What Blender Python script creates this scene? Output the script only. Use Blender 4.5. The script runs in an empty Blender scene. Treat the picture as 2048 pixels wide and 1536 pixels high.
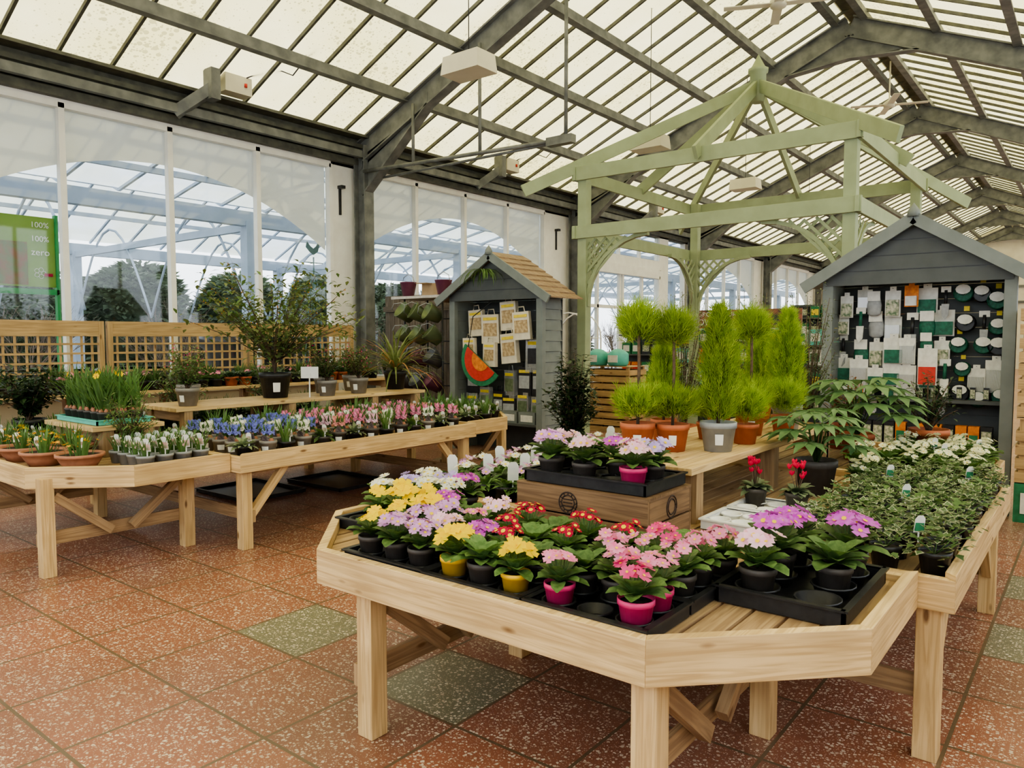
import bpy, math, random
from mathutils import Vector, Matrix
random.seed(7)
R=random.random
def U(a,b): return a+(b-a)*R()
sc=bpy.context.scene
COL=sc.collection
# ---------------------------------------------------------------- materials
def nt(name):
    m=bpy.data.materials.new(name); m.use_nodes=True
    t=m.node_tree; t.nodes.clear()
    o=t.nodes.new('ShaderNodeOutputMaterial')
    return m,t,o
def N(t,ty,**k):
    n=t.nodes.new(ty)
    for a,b in k.items(): setattr(n,a,b)
    return n
def setin(n,**k):
    for a,b in k.items():
        n.inputs[a.replace('_',' ')].default_value=b
def c4(c): return (c[0],c[1],c[2],1)
def math_(t,op,a,b=None):
    n=N(t,'ShaderNodeMath',operation=op)
    for i,v in enumerate((a,b)):
        if v is None: continue
        if isinstance(v,(int,float)): n.inputs[i].default_value=v
        else: t.links.new(v,n.inputs[i])
    return n.outputs[0]
def mix_(t,f,a,b):
    n=N(t,'ShaderNodeMix',data_type='RGBA')
    for i,v in ((0,f),(6,a),(7,b)):
        if isinstance(v,(int,float)): n.inputs[i].default_value=v
        elif isinstance(v,tuple): n.inputs[i].default_value=c4(v)
        else: t.links.new(v,n.inputs[i])
    return n.outputs[2]
def mat(name,c,c2=None,scale=25,rough=.6,bump=0,metal=0,rnd=0,trans=0,spec=.4):
    m,t,o=nt(name)
    tc=N(t,'ShaderNodeTexCoord')
    no=N(t,'ShaderNodeTexNoise'); setin(no,Scale=scale,Detail=3.0)
    t.links.new(tc.outputs['Object'],no.inputs['Vector'])
    if c2 is None: c2=tuple(min(1,x*.8) for x in c)
    rp=N(t,'ShaderNodeMapRange'); rp.inputs[1].default_value=.35; rp.inputs[2].default_value=.65
    t.links.new(no.outputs[0],rp.inputs[0])
    col=mix_(t,rp.outputs[0],tuple(c),tuple(c2))
    if rnd:
        oi=N(t,'ShaderNodeObjectInfo'); h=N(t,'ShaderNodeHueSaturation')
        v=math_(t,'MULTIPLY_ADD',oi.outputs['Random'],rnd*2); 
        v.node.inputs[2].default_value=1-rnd
        t.links.new(v,h.inputs['Value']); t.links.new(col,h.inputs['Color']); col=h.outputs[0]
    p=N(t,'ShaderNodeBsdfPrincipled'); setin(p,Roughness=rough,Metallic=metal)
    p.inputs['Specular IOR Level'].default_value=spec
    t.links.new(col,p.inputs['Base Color'])
    if bump:
        b=N(t,'ShaderNodeBump'); setin(b,Strength=bump,Distance=.01)
        t.links.new(no.outputs[0],b.inputs['Height']); t.links.new(b.outputs[0],p.inputs['Normal'])
    if trans:
        tr=N(t,'ShaderNodeBsdfTranslucent'); t.links.new(col,tr.inputs[0])
        mx=N(t,'ShaderNodeMixShader'); mx.inputs[0].default_value=trans
        t.links.new(p.outputs[0],mx.inputs[1]); t.links.new(tr.outputs[0],mx.inputs[2])
        t.links.new(mx.outputs[0],o.inputs[0])
    else: t.links.new(p.outputs[0],o.inputs[0])
    return m
def wood(name,c,c2,knots=True,rough=.6):
    m,t,o=nt(name)
    uv=N(t,'ShaderNodeUVMap'); mp=N(t,'ShaderNodeMapping'); mp.inputs['Scale'].default_value=(1.1,24,1)
    t.links.new(uv.outputs[0],mp.inputs[0])
    no=N(t,'ShaderNodeTexNoise'); setin(no,Scale=1.6,Detail=6.0,Distortion=1.5)
    t.links.new(mp.outputs[0],no.inputs['Vector'])
    rp=N(t,'ShaderNodeMapRange'); rp.inputs[1].default_value=.40; rp.inputs[2].default_value=.62
    t.links.new(no.outputs[0],rp.inputs[0])
    col=mix_(t,rp.outputs[0],c,c2)
    n2=N(t,'ShaderNodeTexNoise'); setin(n2,Scale=2.5,Detail=2.0); t.links.new(uv.outputs[0],n2.inputs['Vector'])
    r2=N(t,'ShaderNodeMapRange'); r2.inputs[1].default_value=.42; r2.inputs[2].default_value=.72; r2.inputs[4].default_value=.6
    t.links.new(n2.outputs[0],r2.inputs[0])
    col=mix_(t,r2.outputs[0],col,tuple(x*.74 for x in c2))
    if knots:
        m2=N(t,'ShaderNodeMapping'); m2.inputs['Scale'].default_value=(3.4,10,1)
        t.links.new(uv.outputs[0],m2.inputs[0])
        vo=N(t,'ShaderNodeTexVoronoi'); setin(vo,Scale=1.0); t.links.new(m2.outputs[0],vo.inputs['Vector'])
        k=N(t,'ShaderNodeMapRange'); k.inputs[1].default_value=.06; k.inputs[2].default_value=.14; k.inputs[3].default_value=.9; k.inputs[4].default_value=0
        t.links.new(vo.outputs['Distance'],k.inputs[0])
        col=mix_(t,k.outputs[0],col,(.17,.085,.035))
    p=N(t,'ShaderNodeBsdfPrincipled'); setin(p,Roughness=rough)
    p.inputs['Specular IOR Level'].default_value=.3
    t.links.new(col,p.inputs['Base Color']); t.links.new(p.outputs[0],o.inputs[0])
    return m
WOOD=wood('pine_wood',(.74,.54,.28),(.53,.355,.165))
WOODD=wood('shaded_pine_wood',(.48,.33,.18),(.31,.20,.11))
CRATEW=wood('crate_wood',(.26,.16,.085),(.14,.08,.042),False)
OLDW=wood('weathered_fence_wood',(.26,.21,.16),(.14,.11,.08),False)
TRELW=wood('trellis_wood',(.54,.37,.18),(.38,.25,.12))
SHING=wood('cedar_shingle',(.34,.23,.145),(.23,.15,.092),False)
GREEN=mat('sage_green_paint',(.31,.36,.215),(.265,.31,.18),4,.6)
SLATE=mat('slate_grey_paint',(.085,.093,.093),(.07,.077,.077),6,.55)
SLATEL=mat('grey_green_paint',(.19,.21,.20),(.16,.18,.17),6,.55)
STEEL=mat('galvanised_steel',(.20,.205,.19),(.115,.12,.115),5,.55,metal=.1)
STEELL=mat('dark_rail_steel',(.12,.12,.09),(.07,.07,.058),7,.6)
WHITE=mat('white_frame',(.82,.81,.76),(.76,.74,.69),5,.5)
PELM=mat('white_fabric_pelmet',(.86,.83,.77),(.79,.76,.70),1.2,.8,trans=.3)
CREAM=mat('cream_wall',(.7,.66,.55),(.62,.57,.47),2,.8)
BLUES=mat('pale_blue_steel',(.43,.50,.61),(.37,.44,.55),3,.5)
BLACK=mat('black_plastic',(.018,.018,.020),(.028,.028,.030),30,.35)
DPOT=mat('dark_brown_pot',(.07,.06,.055),(.09,.08,.072),30,.5)
GPOT=mat('taupe_grey_pot',(.27,.25,.225),(.23,.21,.19),20,.5)
LPOT=mat('light_grey_pot',(.32,.33,.33),(.27,.28,.28),20,.5)
TERRA=mat('terracotta',(.50,.15,.065),(.42,.12,.05),18,.6)
TERRAB=mat('brown_terracotta',(.44,.20,.12),(.36,.155,.09),18,.6)
YPOT=mat('yellow_pot',(.88,.54,.03),(.83,.48,.02),18,.4)
PPOT=mat('pink_pot',(.78,.06,.22),(.72,.045,.19),18,.4)
WTRAY=mat('white_polystyrene',(.82,.82,.79),(.76,.76,.73),40,.6)
TURQ=mat('turquoise_tray',(.12,.50,.42),(.10,.43,.36),10,.5)
SOIL=mat('soil',(.04,.028,.018),(.02,.014,.01),60,.95,bump=.6)
LAB=mat('white_label',(.80,.80,.75),(.74,.74,.70),20,.5)
LABP=mat('printed_label',(.60,.36,.34),(.18,.22,.13),60,.4)
LABK=mat('dark_printed_label',(.05,.045,.05),(.20,.15,.15),90,.4)
def leafm(n,c,c2,sc_=40,r=.5,rnd=.2,tr=.3): return mat(n,c,c2,sc_,r,rnd=rnd,trans=tr,spec=.4)
PLEAF=leafm('primrose_leaf',(.16,.265,.085),(.085,.17,.045),60)
DLEAF=leafm('dark_leaf',(.045,.085,.034),(.025,.052,.022),20,.3)
MLEAF=leafm('mid_leaf',(.13,.215,.065),(.08,.15,.045),20)
GLEAF=leafm('blade_leaf',(.14,.255,.075),(.09,.18,.055),14)
FATS=leafm('fatsia_leaf',(.16,.265,.115),(.10,.19,.075),14,.35)
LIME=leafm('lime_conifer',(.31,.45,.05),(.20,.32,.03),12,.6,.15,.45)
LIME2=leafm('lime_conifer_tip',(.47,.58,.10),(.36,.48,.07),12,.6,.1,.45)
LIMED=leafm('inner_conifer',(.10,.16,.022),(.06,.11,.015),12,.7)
IVYC=leafm('ivy_cream_leaf',(.60,.61,.40),(.50,.53,.32),55)
IVYG=leafm('ivy_green_centre',(.15,.23,.10),(.085,.15,.06),55)
OLIVE=leafm('olive_leaf',(.19,.23,.085),(.115,.15,.05),14)
SAGE=leafm('grey_green_leaf',(.26,.32,.19),(.165,.215,.115),24)
RUST=leafm('rust_leaf',(.40,.17,.07),(.20,.15,.06),16)
BARK=mat('bark',(.14,.09,.055),(.08,.055,.035),30,.9)
BARKD=mat('bare_twig',(.24,.18,.14),(.16,.12,.10),30,.9)
HEDGE=leafm('hedge_green',(.11,.15,.09),(.07,.105,.06),4,.8)
def pet(n,c,c2=None): return mat('petal_'+n,c,c2 or c,40,.55,rnd=.06,trans=.3,spec=.2)
PET=dict(yellow=pet('yellow',(.94,.70,.01),(.90,.60,.01)),lilac=pet('lilac',(.74,.44,.74),(.62,.30,.66)),
 palepink=pet('palepink',(.85,.46,.64),(.84,.62,.72)),pink=pet('pink',(.80,.17,.38),(.82,.38,.54)),
 hotpink=pet('hotpink',(.74,.045,.22),(.78,.13,.32)),magenta=pet('magenta',(.54,.05,.53),(.62,.20,.62)),
 red=pet('red',(.50,.012,.07),(.38,.01,.04)),crimson=pet('crimson',(.75,.03,.10)),violet=pet('violet',(.48,.36,.76),(.62,.52,.82)),
 white=pet('white',(.86,.84,.77),(.80,.79,.68)),cream=pet('cream',(.84,.83,.62),(.80,.79,.55)),
 blue=pet('blue',(.17,.20,.56),(.27,.29,.66)),salmon=pet('salmon',(.84,.38,.32),(.76,.32,.29)),orange=pet('orange',(.75,.36,.05)))
EYE=pet('eye',(.88,.68,.05)); EYEO=pet('eye_orange',(.82,.42,.02))
def glassm():
    m,t,o=nt('window_glass')
    a=N(t,'ShaderNodeBsdfTransparent'); a.inputs[0].default_value=(.95,.97,.98,1)
    g=N(t,'ShaderNodeBsdfGlossy'); setin(g,Roughness=.03)
    x=N(t,'ShaderNodeMixShader'); x.inputs[0].default_value=.04
    t.links.new(a.outputs[0],x.inputs[1]); t.links.new(g.outputs[0],x.inputs[2]); t.links.new(x.outputs[0],o.inputs[0])
    return m
GLASS=glassm()
def plasticbag():
    m,t,o=nt('clear_plastic')
    a=N(t,'ShaderNodeBsdfTransparent'); g=N(t,'ShaderNodeBsdfGlossy'); setin(g,Roughness=.2); d=N(t,'ShaderNodeBsdfDiffuse'); d.inputs[0].default_value=(.6,.62,.62,1)
    x=N(t,'ShaderNodeMixShader'); x.inputs[0].default_value=.4
    t.links.new(d.outputs[0],x.inputs[1]); t.links.new(g.outputs[0],x.inputs[2])
    y=N(t,'ShaderNodeMixShader'); y.inputs[0].default_value=.5
    t.links.new(a.outputs[0],y.inputs[1]); t.links.new(x.outputs[0],y.inputs[2]); t.links.new(y.outputs[0],o.inputs[0])
    return m
CLEAR=plasticbag()
def roofm(name,c,spots,tint=1):
    m,t,o=nt(name)
    tc=N(t,'ShaderNodeTexCoord')
    v=N(t,'ShaderNodeTexVoronoi'); setin(v,Scale=11.0); t.links.new(tc.outputs['Object'],v.inputs['Vector'])
    v2=N(t,'ShaderNodeTexVoronoi'); setin(v2,Scale=25.0); t.links.new(tc.outputs['Object'],v2.inputs['Vector'])
    big=N(t,'ShaderNodeTexNoise'); setin(big,Scale=.55,Detail=5.0); t.links.new(tc.outputs['Object'],big.inputs['Vector'])
    bm=N(t,'ShaderNodeMapRange'); bm.inputs[1].default_value=.36; bm.inputs[2].default_value=.64; bm.inputs[3].default_value=.15; t.links.new(big.outputs[0],bm.inputs[0])
    def spot(vn,k):
        sep=N(t,'ShaderNodeSeparateColor'); t.links.new(vn.outputs['Color'],sep.inputs[0])
        thr=math_(t,'MULTIPLY',math_(t,'MULTIPLY',sep.outputs[0],k),bm.outputs[0])
        return math_(t,'LESS_THAN',vn.outputs['Distance'],thr)
    sp=math_(t,'MULTIPLY',math_(t,'MAXIMUM',spot(v,.5),spot(v2,.55)),spots)
    fine=N(t,'ShaderNodeTexNoise'); setin(fine,Scale=3.0,Detail=6.0); t.links.new(tc.outputs['Object'],fine.inputs['Vector'])
    col=mix_(t,fine.outputs[0],c,tuple(x*y for x,y in zip(c,(.84,.81,.66))))
    col=mix_(t,bm.outputs[0],col,tuple(x*y for x,y in zip(c,(.84,.80,.58))))
    col=mix_(t,sp,col,(.34,.30,.14))
    d=N(t,'ShaderNodeBsdfDiffuse'); tr=N(t,'ShaderNodeBsdfTranslucent')
    t.links.new(col,tr.inputs[0]); t.links.new(col,d.inputs[0])
    x=N(t,'ShaderNodeMixShader'); x.inputs[0].default_value=.8
    t.links.new(d.outputs[0],x.inputs[1]); t.links.new(tr.outputs[0],x.inputs[2]); t.links.new(x.outputs[0],o.inputs[0])
    return m
ROOF=roofm('roof_sheet',(.94,.87,.56),.65)
ROOFO=roofm('canopy_sheet',(.74,.81,.95),.0)
def floorm():
    m,t,o=nt('terrazzo_tiles')
    tc=N(t,'ShaderNodeTexCoord'); sp=N(t,'ShaderNodeSeparateXYZ'); t.links.new(tc.outputs['Object'],sp.inputs[0])
    gx=math_(t,'DIVIDE',math_(t,'ADD',sp.outputs[0],3.66),.54); gy=math_(t,'DIVIDE',math_(t,'SUBTRACT',sp.outputs[1],2.22),.54)
    ix=math_(t,'FLOOR',gx); iy=math_(t,'FLOOR',gy)
    fx=math_(t,'FRACT',gx); fy=math_(t,'FRACT',gy)
    def edge(f): return math_(t,'MINIMUM',f,math_(t,'SUBTRACT',1,f))
    e=math_(t,'MINIMUM',edge(fx),edge(fy)); grout=math_(t,'LESS_THAN',e,.014)
    cb=N(t,'ShaderNodeCombineXYZ'); t.links.new(ix,cb.inputs[0]); t.links.new(iy,cb.inputs[1])
    wn=N(t,'ShaderNodeTexWhiteNoise',noise_dimensions='2D'); t.links.new(cb.outputs[0],wn.inputs['Vector'])
    g=None
    for a,b in ((0,0),(2,0),(6,4),(6,6),(4,3),(-6,9)):
        q=math_(t,'MULTIPLY',math_(t,'COMPARE',ix,a),math_(t,'COMPARE',iy,b))
        g=q if g is None else math_(t,'MAXIMUM',g,q)
    no=N(t,'ShaderNodeTexNoise'); setin(no,Scale=9.0,Detail=6.0); t.links.new(tc.outputs['Object'],no.inputs['Vector'])
    red=mix_(t,no.outputs[0],(.42,.165,.095),(.26,.10,.06))
    red=mix_(t,math_(t,'MULTIPLY',wn.outputs[0],.7),red,(.23,.105,.072))
    col=mix_(t,g,red,(.19,.185,.12))
    def chips(scale,mx,lo=0.):
        v=N(t,'ShaderNodeTexVoronoi'); setin(v,Scale=scale); 
        nn=N(t,'ShaderNodeTexNoise'); setin(nn,Scale=scale*1.1); t.links.new(tc.outputs['Object'],nn.inputs['Vector'])
        va=N(t,'ShaderNodeVectorMath',operation='MULTIPLY_ADD'); t.links.new(nn.outputs['Color'],va.inputs[0]); va.inputs[1].default_value=(.8/scale,)*3; t.links.new(tc.outputs['Object'],va.inputs[2])
        t.links.new(va.outputs[0],v.inputs['Vector'])
        s=N(t,'ShaderNodeSeparateColor'); t.links.new(v.outputs['Color'],s.inputs[0])
        th=math_(t,'SUBTRACT',math_(t,'MULTIPLY',s.outputs[0],mx),lo)
        return math_(t,'LESS_THAN',v.outputs['Distance'],th),s.outputs[1]
    a,r1=chips(68,.66,.12); b,r2=chips(130,.56,.10)
    cc=mix_(t,r1,(.86,.77,.61),(.62,.49,.36))
    col=mix_(t,math_(t,'MULTIPLY',a,.78),col,cc); col=mix_(t,math_(t,'MULTIPLY',b,.5),col,(.74,.62,.47))
    col=mix_(t,grout,col,(.15,.105,.062))
    bg=N(t,'ShaderNodeTexNoise'); setin(bg,Scale=.9,Detail=5.0); t.links.new(tc.outputs['Object'],bg.inputs['Vector'])
    bgr=N(t,'ShaderNodeMapRange'); bgr.inputs[1].default_value=.4; bgr.inputs[2].default_value=.7; bgr.inputs[4].default_value=.36; t.links.new(bg.outputs[0],bgr.inputs[0])
    col=mix_(t,bgr.outputs[0],col,(.12,.075,.05))
    p=N(t,'ShaderNodeBsdfPrincipled'); setin(p,Roughness=.33); t.links.new(col,p.inputs['Base Color'])
    p.inputs['Specular IOR Level'].default_value=.5
    bu=N(t,'ShaderNodeBump'); setin(bu,Strength=.6,Distance=.006); t.links.new(math_(t,'SUBTRACT',1,grout),bu.inputs['Height']); t.links.new(bu.outputs[0],p.inputs['Normal'])
    t.links.new(p.outputs[0],o.inputs[0]); return m
FLOOR=floorm()
# ---------------------------------------------------------------- mesh builder
class MB:
    def __init__(s): s.v=[];s.f=[];s.m=[];s.uv=[];s.mats=[];s.M=None;s.sm=[]
    def mi(s,m):
        if m not in s.mats: s.mats.append(m)
        return s.mats.index(m)
    def av(s,p):
        p=Vector(p)
        if s.M is not None: p=s.M@p
        s.v.append(p[:]); return len(s.v)-1
    def af(s,idx,m,uv=None,smooth=False):
        s.f.append(tuple(idx)); s.m.append(s.mi(m)); s.uv.append(uv or [(0,0)]*len(idx)); s.sm.append(smooth)
    def poly(s,pts,m,smooth=False):
        i=[s.av(p) for p in pts]; s.af(i,m,[(p[0],p[2] if len(p)>2 else p[1]) for p in pts],smooth)
    def prism(s,b,t,m):
        """b,t: same-length loops"""
        n=len(b); ib=[s.av(p) for p in b]; it=[s.av(p) for p in t]
        o=(R()*9,R()*9)
        s.af(ib[::-1],m,[(o[0]+p[1],o[1]+p[0]) for p in b][::-1]); s.af(it,m,[(o[0]+p[1],o[1]+p[0]) for p in t])
        acc=0
        for i in range(n):
            j=(i+1)%n; L=(Vector(b[j])-Vector(b[i])).length; h=(Vector(t[i])-Vector(b[i])).length
            s.af((ib[i],ib[j],it[j],it[i]),m,[(o[0]+acc,o[1]),(o[0]+acc+L,o[1]),(o[0]+acc+L,o[1]+h),(o[0]+acc,o[1]+h)]); acc+=L
    def beam(s,p1,p2,w,h,m,up=(0,0,1)):
        """w: width across, h: height along up"""
        p1=Vector(p1);p2=Vector(p2);d=(p2-p1);L=d.length;d.normalize()
        up=Vector(up)
        if abs(d.dot(up))>.99: up=Vector((0,1,0))
        sd=d.cross(up).normalized(); n=sd.cross(d)
        c=[(-w/2,-h/2),(w/2,-h/2),(w/2,h/2),(-w/2,h/2)]
        a=[s.av(p1+sd*x+n*y) for x,y in c]; b=[s.av(p2+sd*x+n*y) for x,y in c]
        o=(R()*9,R()*9); q=[0,w,w+h,w+h+w,2*w+2*h]
        for i in range(4):
            j=(i+1)%4
            s.af((a[i],a[j],b[j],b[i]),m,[(o[0],o[1]+q[i]),(o[0],o[1]+q[i+1]),(o[0]+L,o[1]+q[i+1]),(o[0]+L,o[1]+q[i])])
        s.af(a[::-1],m,[(o[0]+y*.2,o[1]+x) for x,y in c][::-1]); s.af(b,m,[(o[0]+y*.2,o[1]+x) for x,y in c])
    def box(s,x0,x1,y0,y1,z0,z1,m):
        dx,dy,dz=x1-x0,y1-y0,z1-z0; cx,cy,cz=(x0+x1)/2,(y0+y1)/2,(z0+z1)/2
        if dx>=dy and dx>=dz: s.beam((x0,cy,cz),(x1,cy,cz),dy,dz,m)
        elif dy>=dz: s.beam((cx,y0,cz),(cx,y1,cz),dx,dz,m)
        else: s.beam((cx,cy,z0),(cx,cy,z1),dx,dy,m,(0,1,0))
    def lathe(s,pr,m,n=18,c=(0,0,0),cap=True):
        rings=[]
        for r,z in pr: rings.append([s.av((c[0]+r*math.cos(2*math.pi*i/n),c[1]+r*math.sin(2*math.pi*i/n),c[2]+z)) for i in range(n)])
        for a,b in zip(rings,rings[1:]):
            for i in range(n):
                j=(i+1)%n; s.af((a[i],a[j],b[j],b[i]),m,None,True)
        if cap: s.af(rings[0][::-1],m)
    def disc(s,r,z,m,n=18,c=(0,0,0)):
        s.af([s.av((c[0]+r*math.cos(2*math.pi*i/n),c[1]+r*math.sin(2*math.pi*i/n),c[2]+z)) for i in range(n)],m)
    def tube(s,pts,r,m,n=6,r2=None):
        pts=[Vector(p) for p in pts]; rings=[]; K=len(pts)
        for k,p in enumerate(pts):
            d=(pts[min(k+1,K-1)]-pts[max(k-1,0)]).normalized()
            up=Vector((0,0,1)) if abs(d.z)<.9 else Vector((1,0,0))
            a=d.cross(up).normalized(); b=a.cross(d); rr=r if r2 is None else r+(r2-r)*k/(K-1)
            rings.append([s.av(p+a*rr*math.cos(2*math.pi*i/n)+b*rr*math.sin(2*math.pi*i/n)) for i in range(n)])
        for a,b in zip(rings,rings[1:]):
            for i in range(n):
                j=(i+1)%n; s.af((a[i],a[j],b[j],b[i]),m,None,True)
        s.af(rings[0][::-1],m); s.af(rings[-1],m)
    def blade(s,p,az,e0,e1,L,W,m,n=4,prof=None,fold=.25,twist=0):
        p=Vector(p); prof=prof or (lambda t: math.sin(math.pi*min(1,t*.95+.05))**.7)
        sd=Vector((-math.sin(az),math.cos(az),0)); rows=[]; q=p.copy()
        for k in range(n+1):
            t=k/n; e=e0+(e1-e0)*t; d=Vector((math.cos(az)*math.cos(e),math.sin(az)*math.cos(e),math.sin(e)))
            if k: q=q+d*(L/n)
            nn=sd.cross(d)*-1; w=W/2*prof(t)
            if nn.z<0: nn=-nn
            rows.append([s.av(q-sd*w+nn*w*fold),s.av(q),s.av(q+sd*w+nn*w*fold)])
        for a,b in zip(rows,rows[1:]):
            s.af((a[0],a[1],b[1],b[0]),m,None,True); s.af((a[1],a[2],b[2],b[1]),m,None,True)
    def quadleaf(s,p,d,sd,L,W,m):
        p=Vector(p); i=[s.av(p),s.av(p+d*L*.45+sd*W/2),s.av(p+d*L),s.av(p+d*L*.45-sd*W/2)]
        s.af(i,m)
    def flower(s,c,nrm,Rr,m,eye,n=5,cup=.15,eyer=.3):
        c=Vector(c); nrm=Vector(nrm).normalized(); a=nrm.orthogonal().normalized(); b=nrm.cross(a)
        ph=R()*6
        for k in range(n):
            t=ph+2*math.pi*k/n; w=math.pi/n*1.05
            def P(r,an,h): return c+(a*math.cos(an)+b*math.sin(an))*r+nrm*h
            jz=U(-.03,.05)*Rr
            pts=[P(0,0,0),P(Rr*.6,t-w*.95,Rr*cup*.5+jz),P(Rr*.97,t-w*.6,Rr*cup+jz),P(Rr*.86,t,Rr*cup*.8+jz),P(Rr*.97,t+w*.6,Rr*cup+jz),P(Rr*.6,t+w*.95,Rr*cup*.5+jz)]
            s.af([s.av(x) for x in pts],m)
        if eye: s.af([s.av(c+(a*math.cos(2*math.pi*i/6)+b*math.sin(2*math.pi*i/6))*Rr*eyer+nrm*Rr*.13) for i in range(6)],eye)
    def mesh(s,name):
        me=bpy.data.meshes.new(name); me.from_pydata(s.v,[],s.f)
        for m in s.mats: me.materials.append(m)
        me.polygons.foreach_set('material_index',s.m); me.polygons.foreach_set('use_smooth',s.sm)
        ul=me.uv_layers.new(name='UVMap'); flat=[c for f in s.uv for uv in f for c in uv]
        ul.data.foreach_set('uv',flat); me.update(); return me
def obj(name,me,parent=None,loc=(0,0,0),rot=None,scale=None):
    if isinstance(me,MB): me=me.mesh(name)
    o=bpy.data.objects.new(name,me); COL.objects.link(o); o.location=loc
    if rot: o.rotation_euler=rot
    if scale: o.scale=(scale,)*3 if isinstance(scale,(int,float)) else scale
    if parent: o.parent=parent
    return o
def struct(name,mb):
    o=obj(name,mb); o['kind']='structure'; return o
def thing(name,label,cat,loc=(0,0,0),rot=0,scale=1,group=None,me=None,rx=0,ry=0):
    o=obj(name,me,None,loc,(rx,ry,rot),scale); 
    if me is None: o.empty_display_size=.05
    o['label']=label; o['category']=cat
    if group: o['group']=group
    return o
def wpart(par,name,mb,label=None,bev=0):
    """child whose mesh is in world coords"""
    o=obj(name,mb,par,-par.location)
    if label:o['label']=label
    if bev:
        b=o.modifiers.new('b','BEVEL'); b.width=bev; b.segments=2
    return o
def proto(parts): return [(n,mb.mesh(n)) for n,mb in parts]
def place(pr,name,label,cat,loc,rot=None,scale=1,group=None):
    e=thing(name,label,cat,loc,R()*6.28 if rot is None else rot,scale,group)
    for n,me in pr: obj(n,me,e)
    return e
def textmesh(par,name,txt,size,m,loc,rot,align='LEFT'):
    cu=bpy.data.curves.new('t','FONT'); cu.body=txt; cu.size=size; cu.align_x=align; cu.extrude=.001
    to=bpy.data.objects.new('t',cu); COL.objects.link(to); bpy.context.view_layer.update()
    me=bpy.data.meshes.new_from_object(to.evaluated_get(bpy.context.evaluated_depsgraph_get()))
    bpy.data.objects.remove(to); me.materials.clear(); me.materials.append(m)
    o=obj(name,me,par,loc,rot); return o
# ---------------------------------------------------------------- camera
cam=bpy.data.cameras.new('camera'); co=bpy.data.objects.new('camera',cam); COL.objects.link(co)
cam.lens=36*1500/2048; cam.sensor_width=36; cam.clip_end=300
co.location=(0,0,1.6); co.rotation_euler=(math.pi/2-math.atan(92/1500),0,math.radians(38.1)); sc.camera=co
# ---------------------------------------------------------------- world
w=bpy.data.worlds.new('world'); sc.world=w; w.use_nodes=True
bgn=w.node_tree.nodes['Background']; bgn.inputs[0].default_value=(.94,.96,1.0,1); bgn.inputs[1].default_value=2.2
sc.view_settings.view_transform='AgX'
try: sc.view_settings.look='AgX - Medium High Contrast'
except Exception: pass
sc.view_settings.exposure=.66
# ---------------------------------------------------------------- shell
XW=-10; XR=2.4; RX=-3.8; ZE=4.98; ZR=7.62; XE=-9.85
YB=-4.4; YE=46.8
def rz(x):
    sl=(ZR-ZE)/(RX-XE); return ZR-abs(x-RX)*sl
mb=MB(); mb.box(-10.2,XR+.2,YB,YE+.2,-.2,0,FLOOR); struct('floor',mb)
mb=MB(); mb.box(-60,-10.2,-20,80,-.25,-.05,mat('paving',(.38,.37,.35),(.28,.28,.26),2,.8)); struct('ground',mb)
# roof sheets
mb=MB()
for a,b in ((-10.1,RX),(RX,XR+.1)):
    t=[(a,YB,rz(a)),(b,YB,rz(b)),(b,YE,rz(b)),(a,YE,rz(a))]
    mb.poly(t,ROOF)
struct('ceiling',mb)
# glazing bars
mb=MB(); y=YB+.3
while y<YE:
    for a,b in ((XE,RX),(RX,XR)):
        mb.beam((a,y,rz(a)-.03),(b,y,rz(b)-.03),.035,.05,STEELL)
    y+=.61
struct('trim_1',mb)
# purlins
mb=MB()
for k in range(6):
    for sg in (-1,1):
        x=RX+sg*(.25+k*1.16)
        if x>XR: continue
        z=rz(x)-.13
        mb.beam((x,YB,z),(x,YE,z),.07,.15,STEEL)
        mb.beam((x,YB,z-.075),(x,YE,z-.075),.13,.02,STEEL)
mb.beam((RX,YB,rz(RX)-.04),(RX,YE,rz(RX)-.04),.35,.05,STEELL)
struct('trim_2',mb)
# eave gutter beams
mb=MB()
mb.box(-9.98,-9.78,YB,YE,4.62,4.93,STEELL); mb.box(-9.78,-9.55,YB,YE,4.86,4.9,STEELL); mb.box(-9.7,-9.62,YB,YE,4.55,4.66,STEEL)
mb.box(-9.78,-9.70,YB,YE,4.72,4.78,STEELL); mb.box(-9.99,-9.82,YB,YE,4.46,4.56,STEELL)
struct('trim_3',mb)
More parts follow.
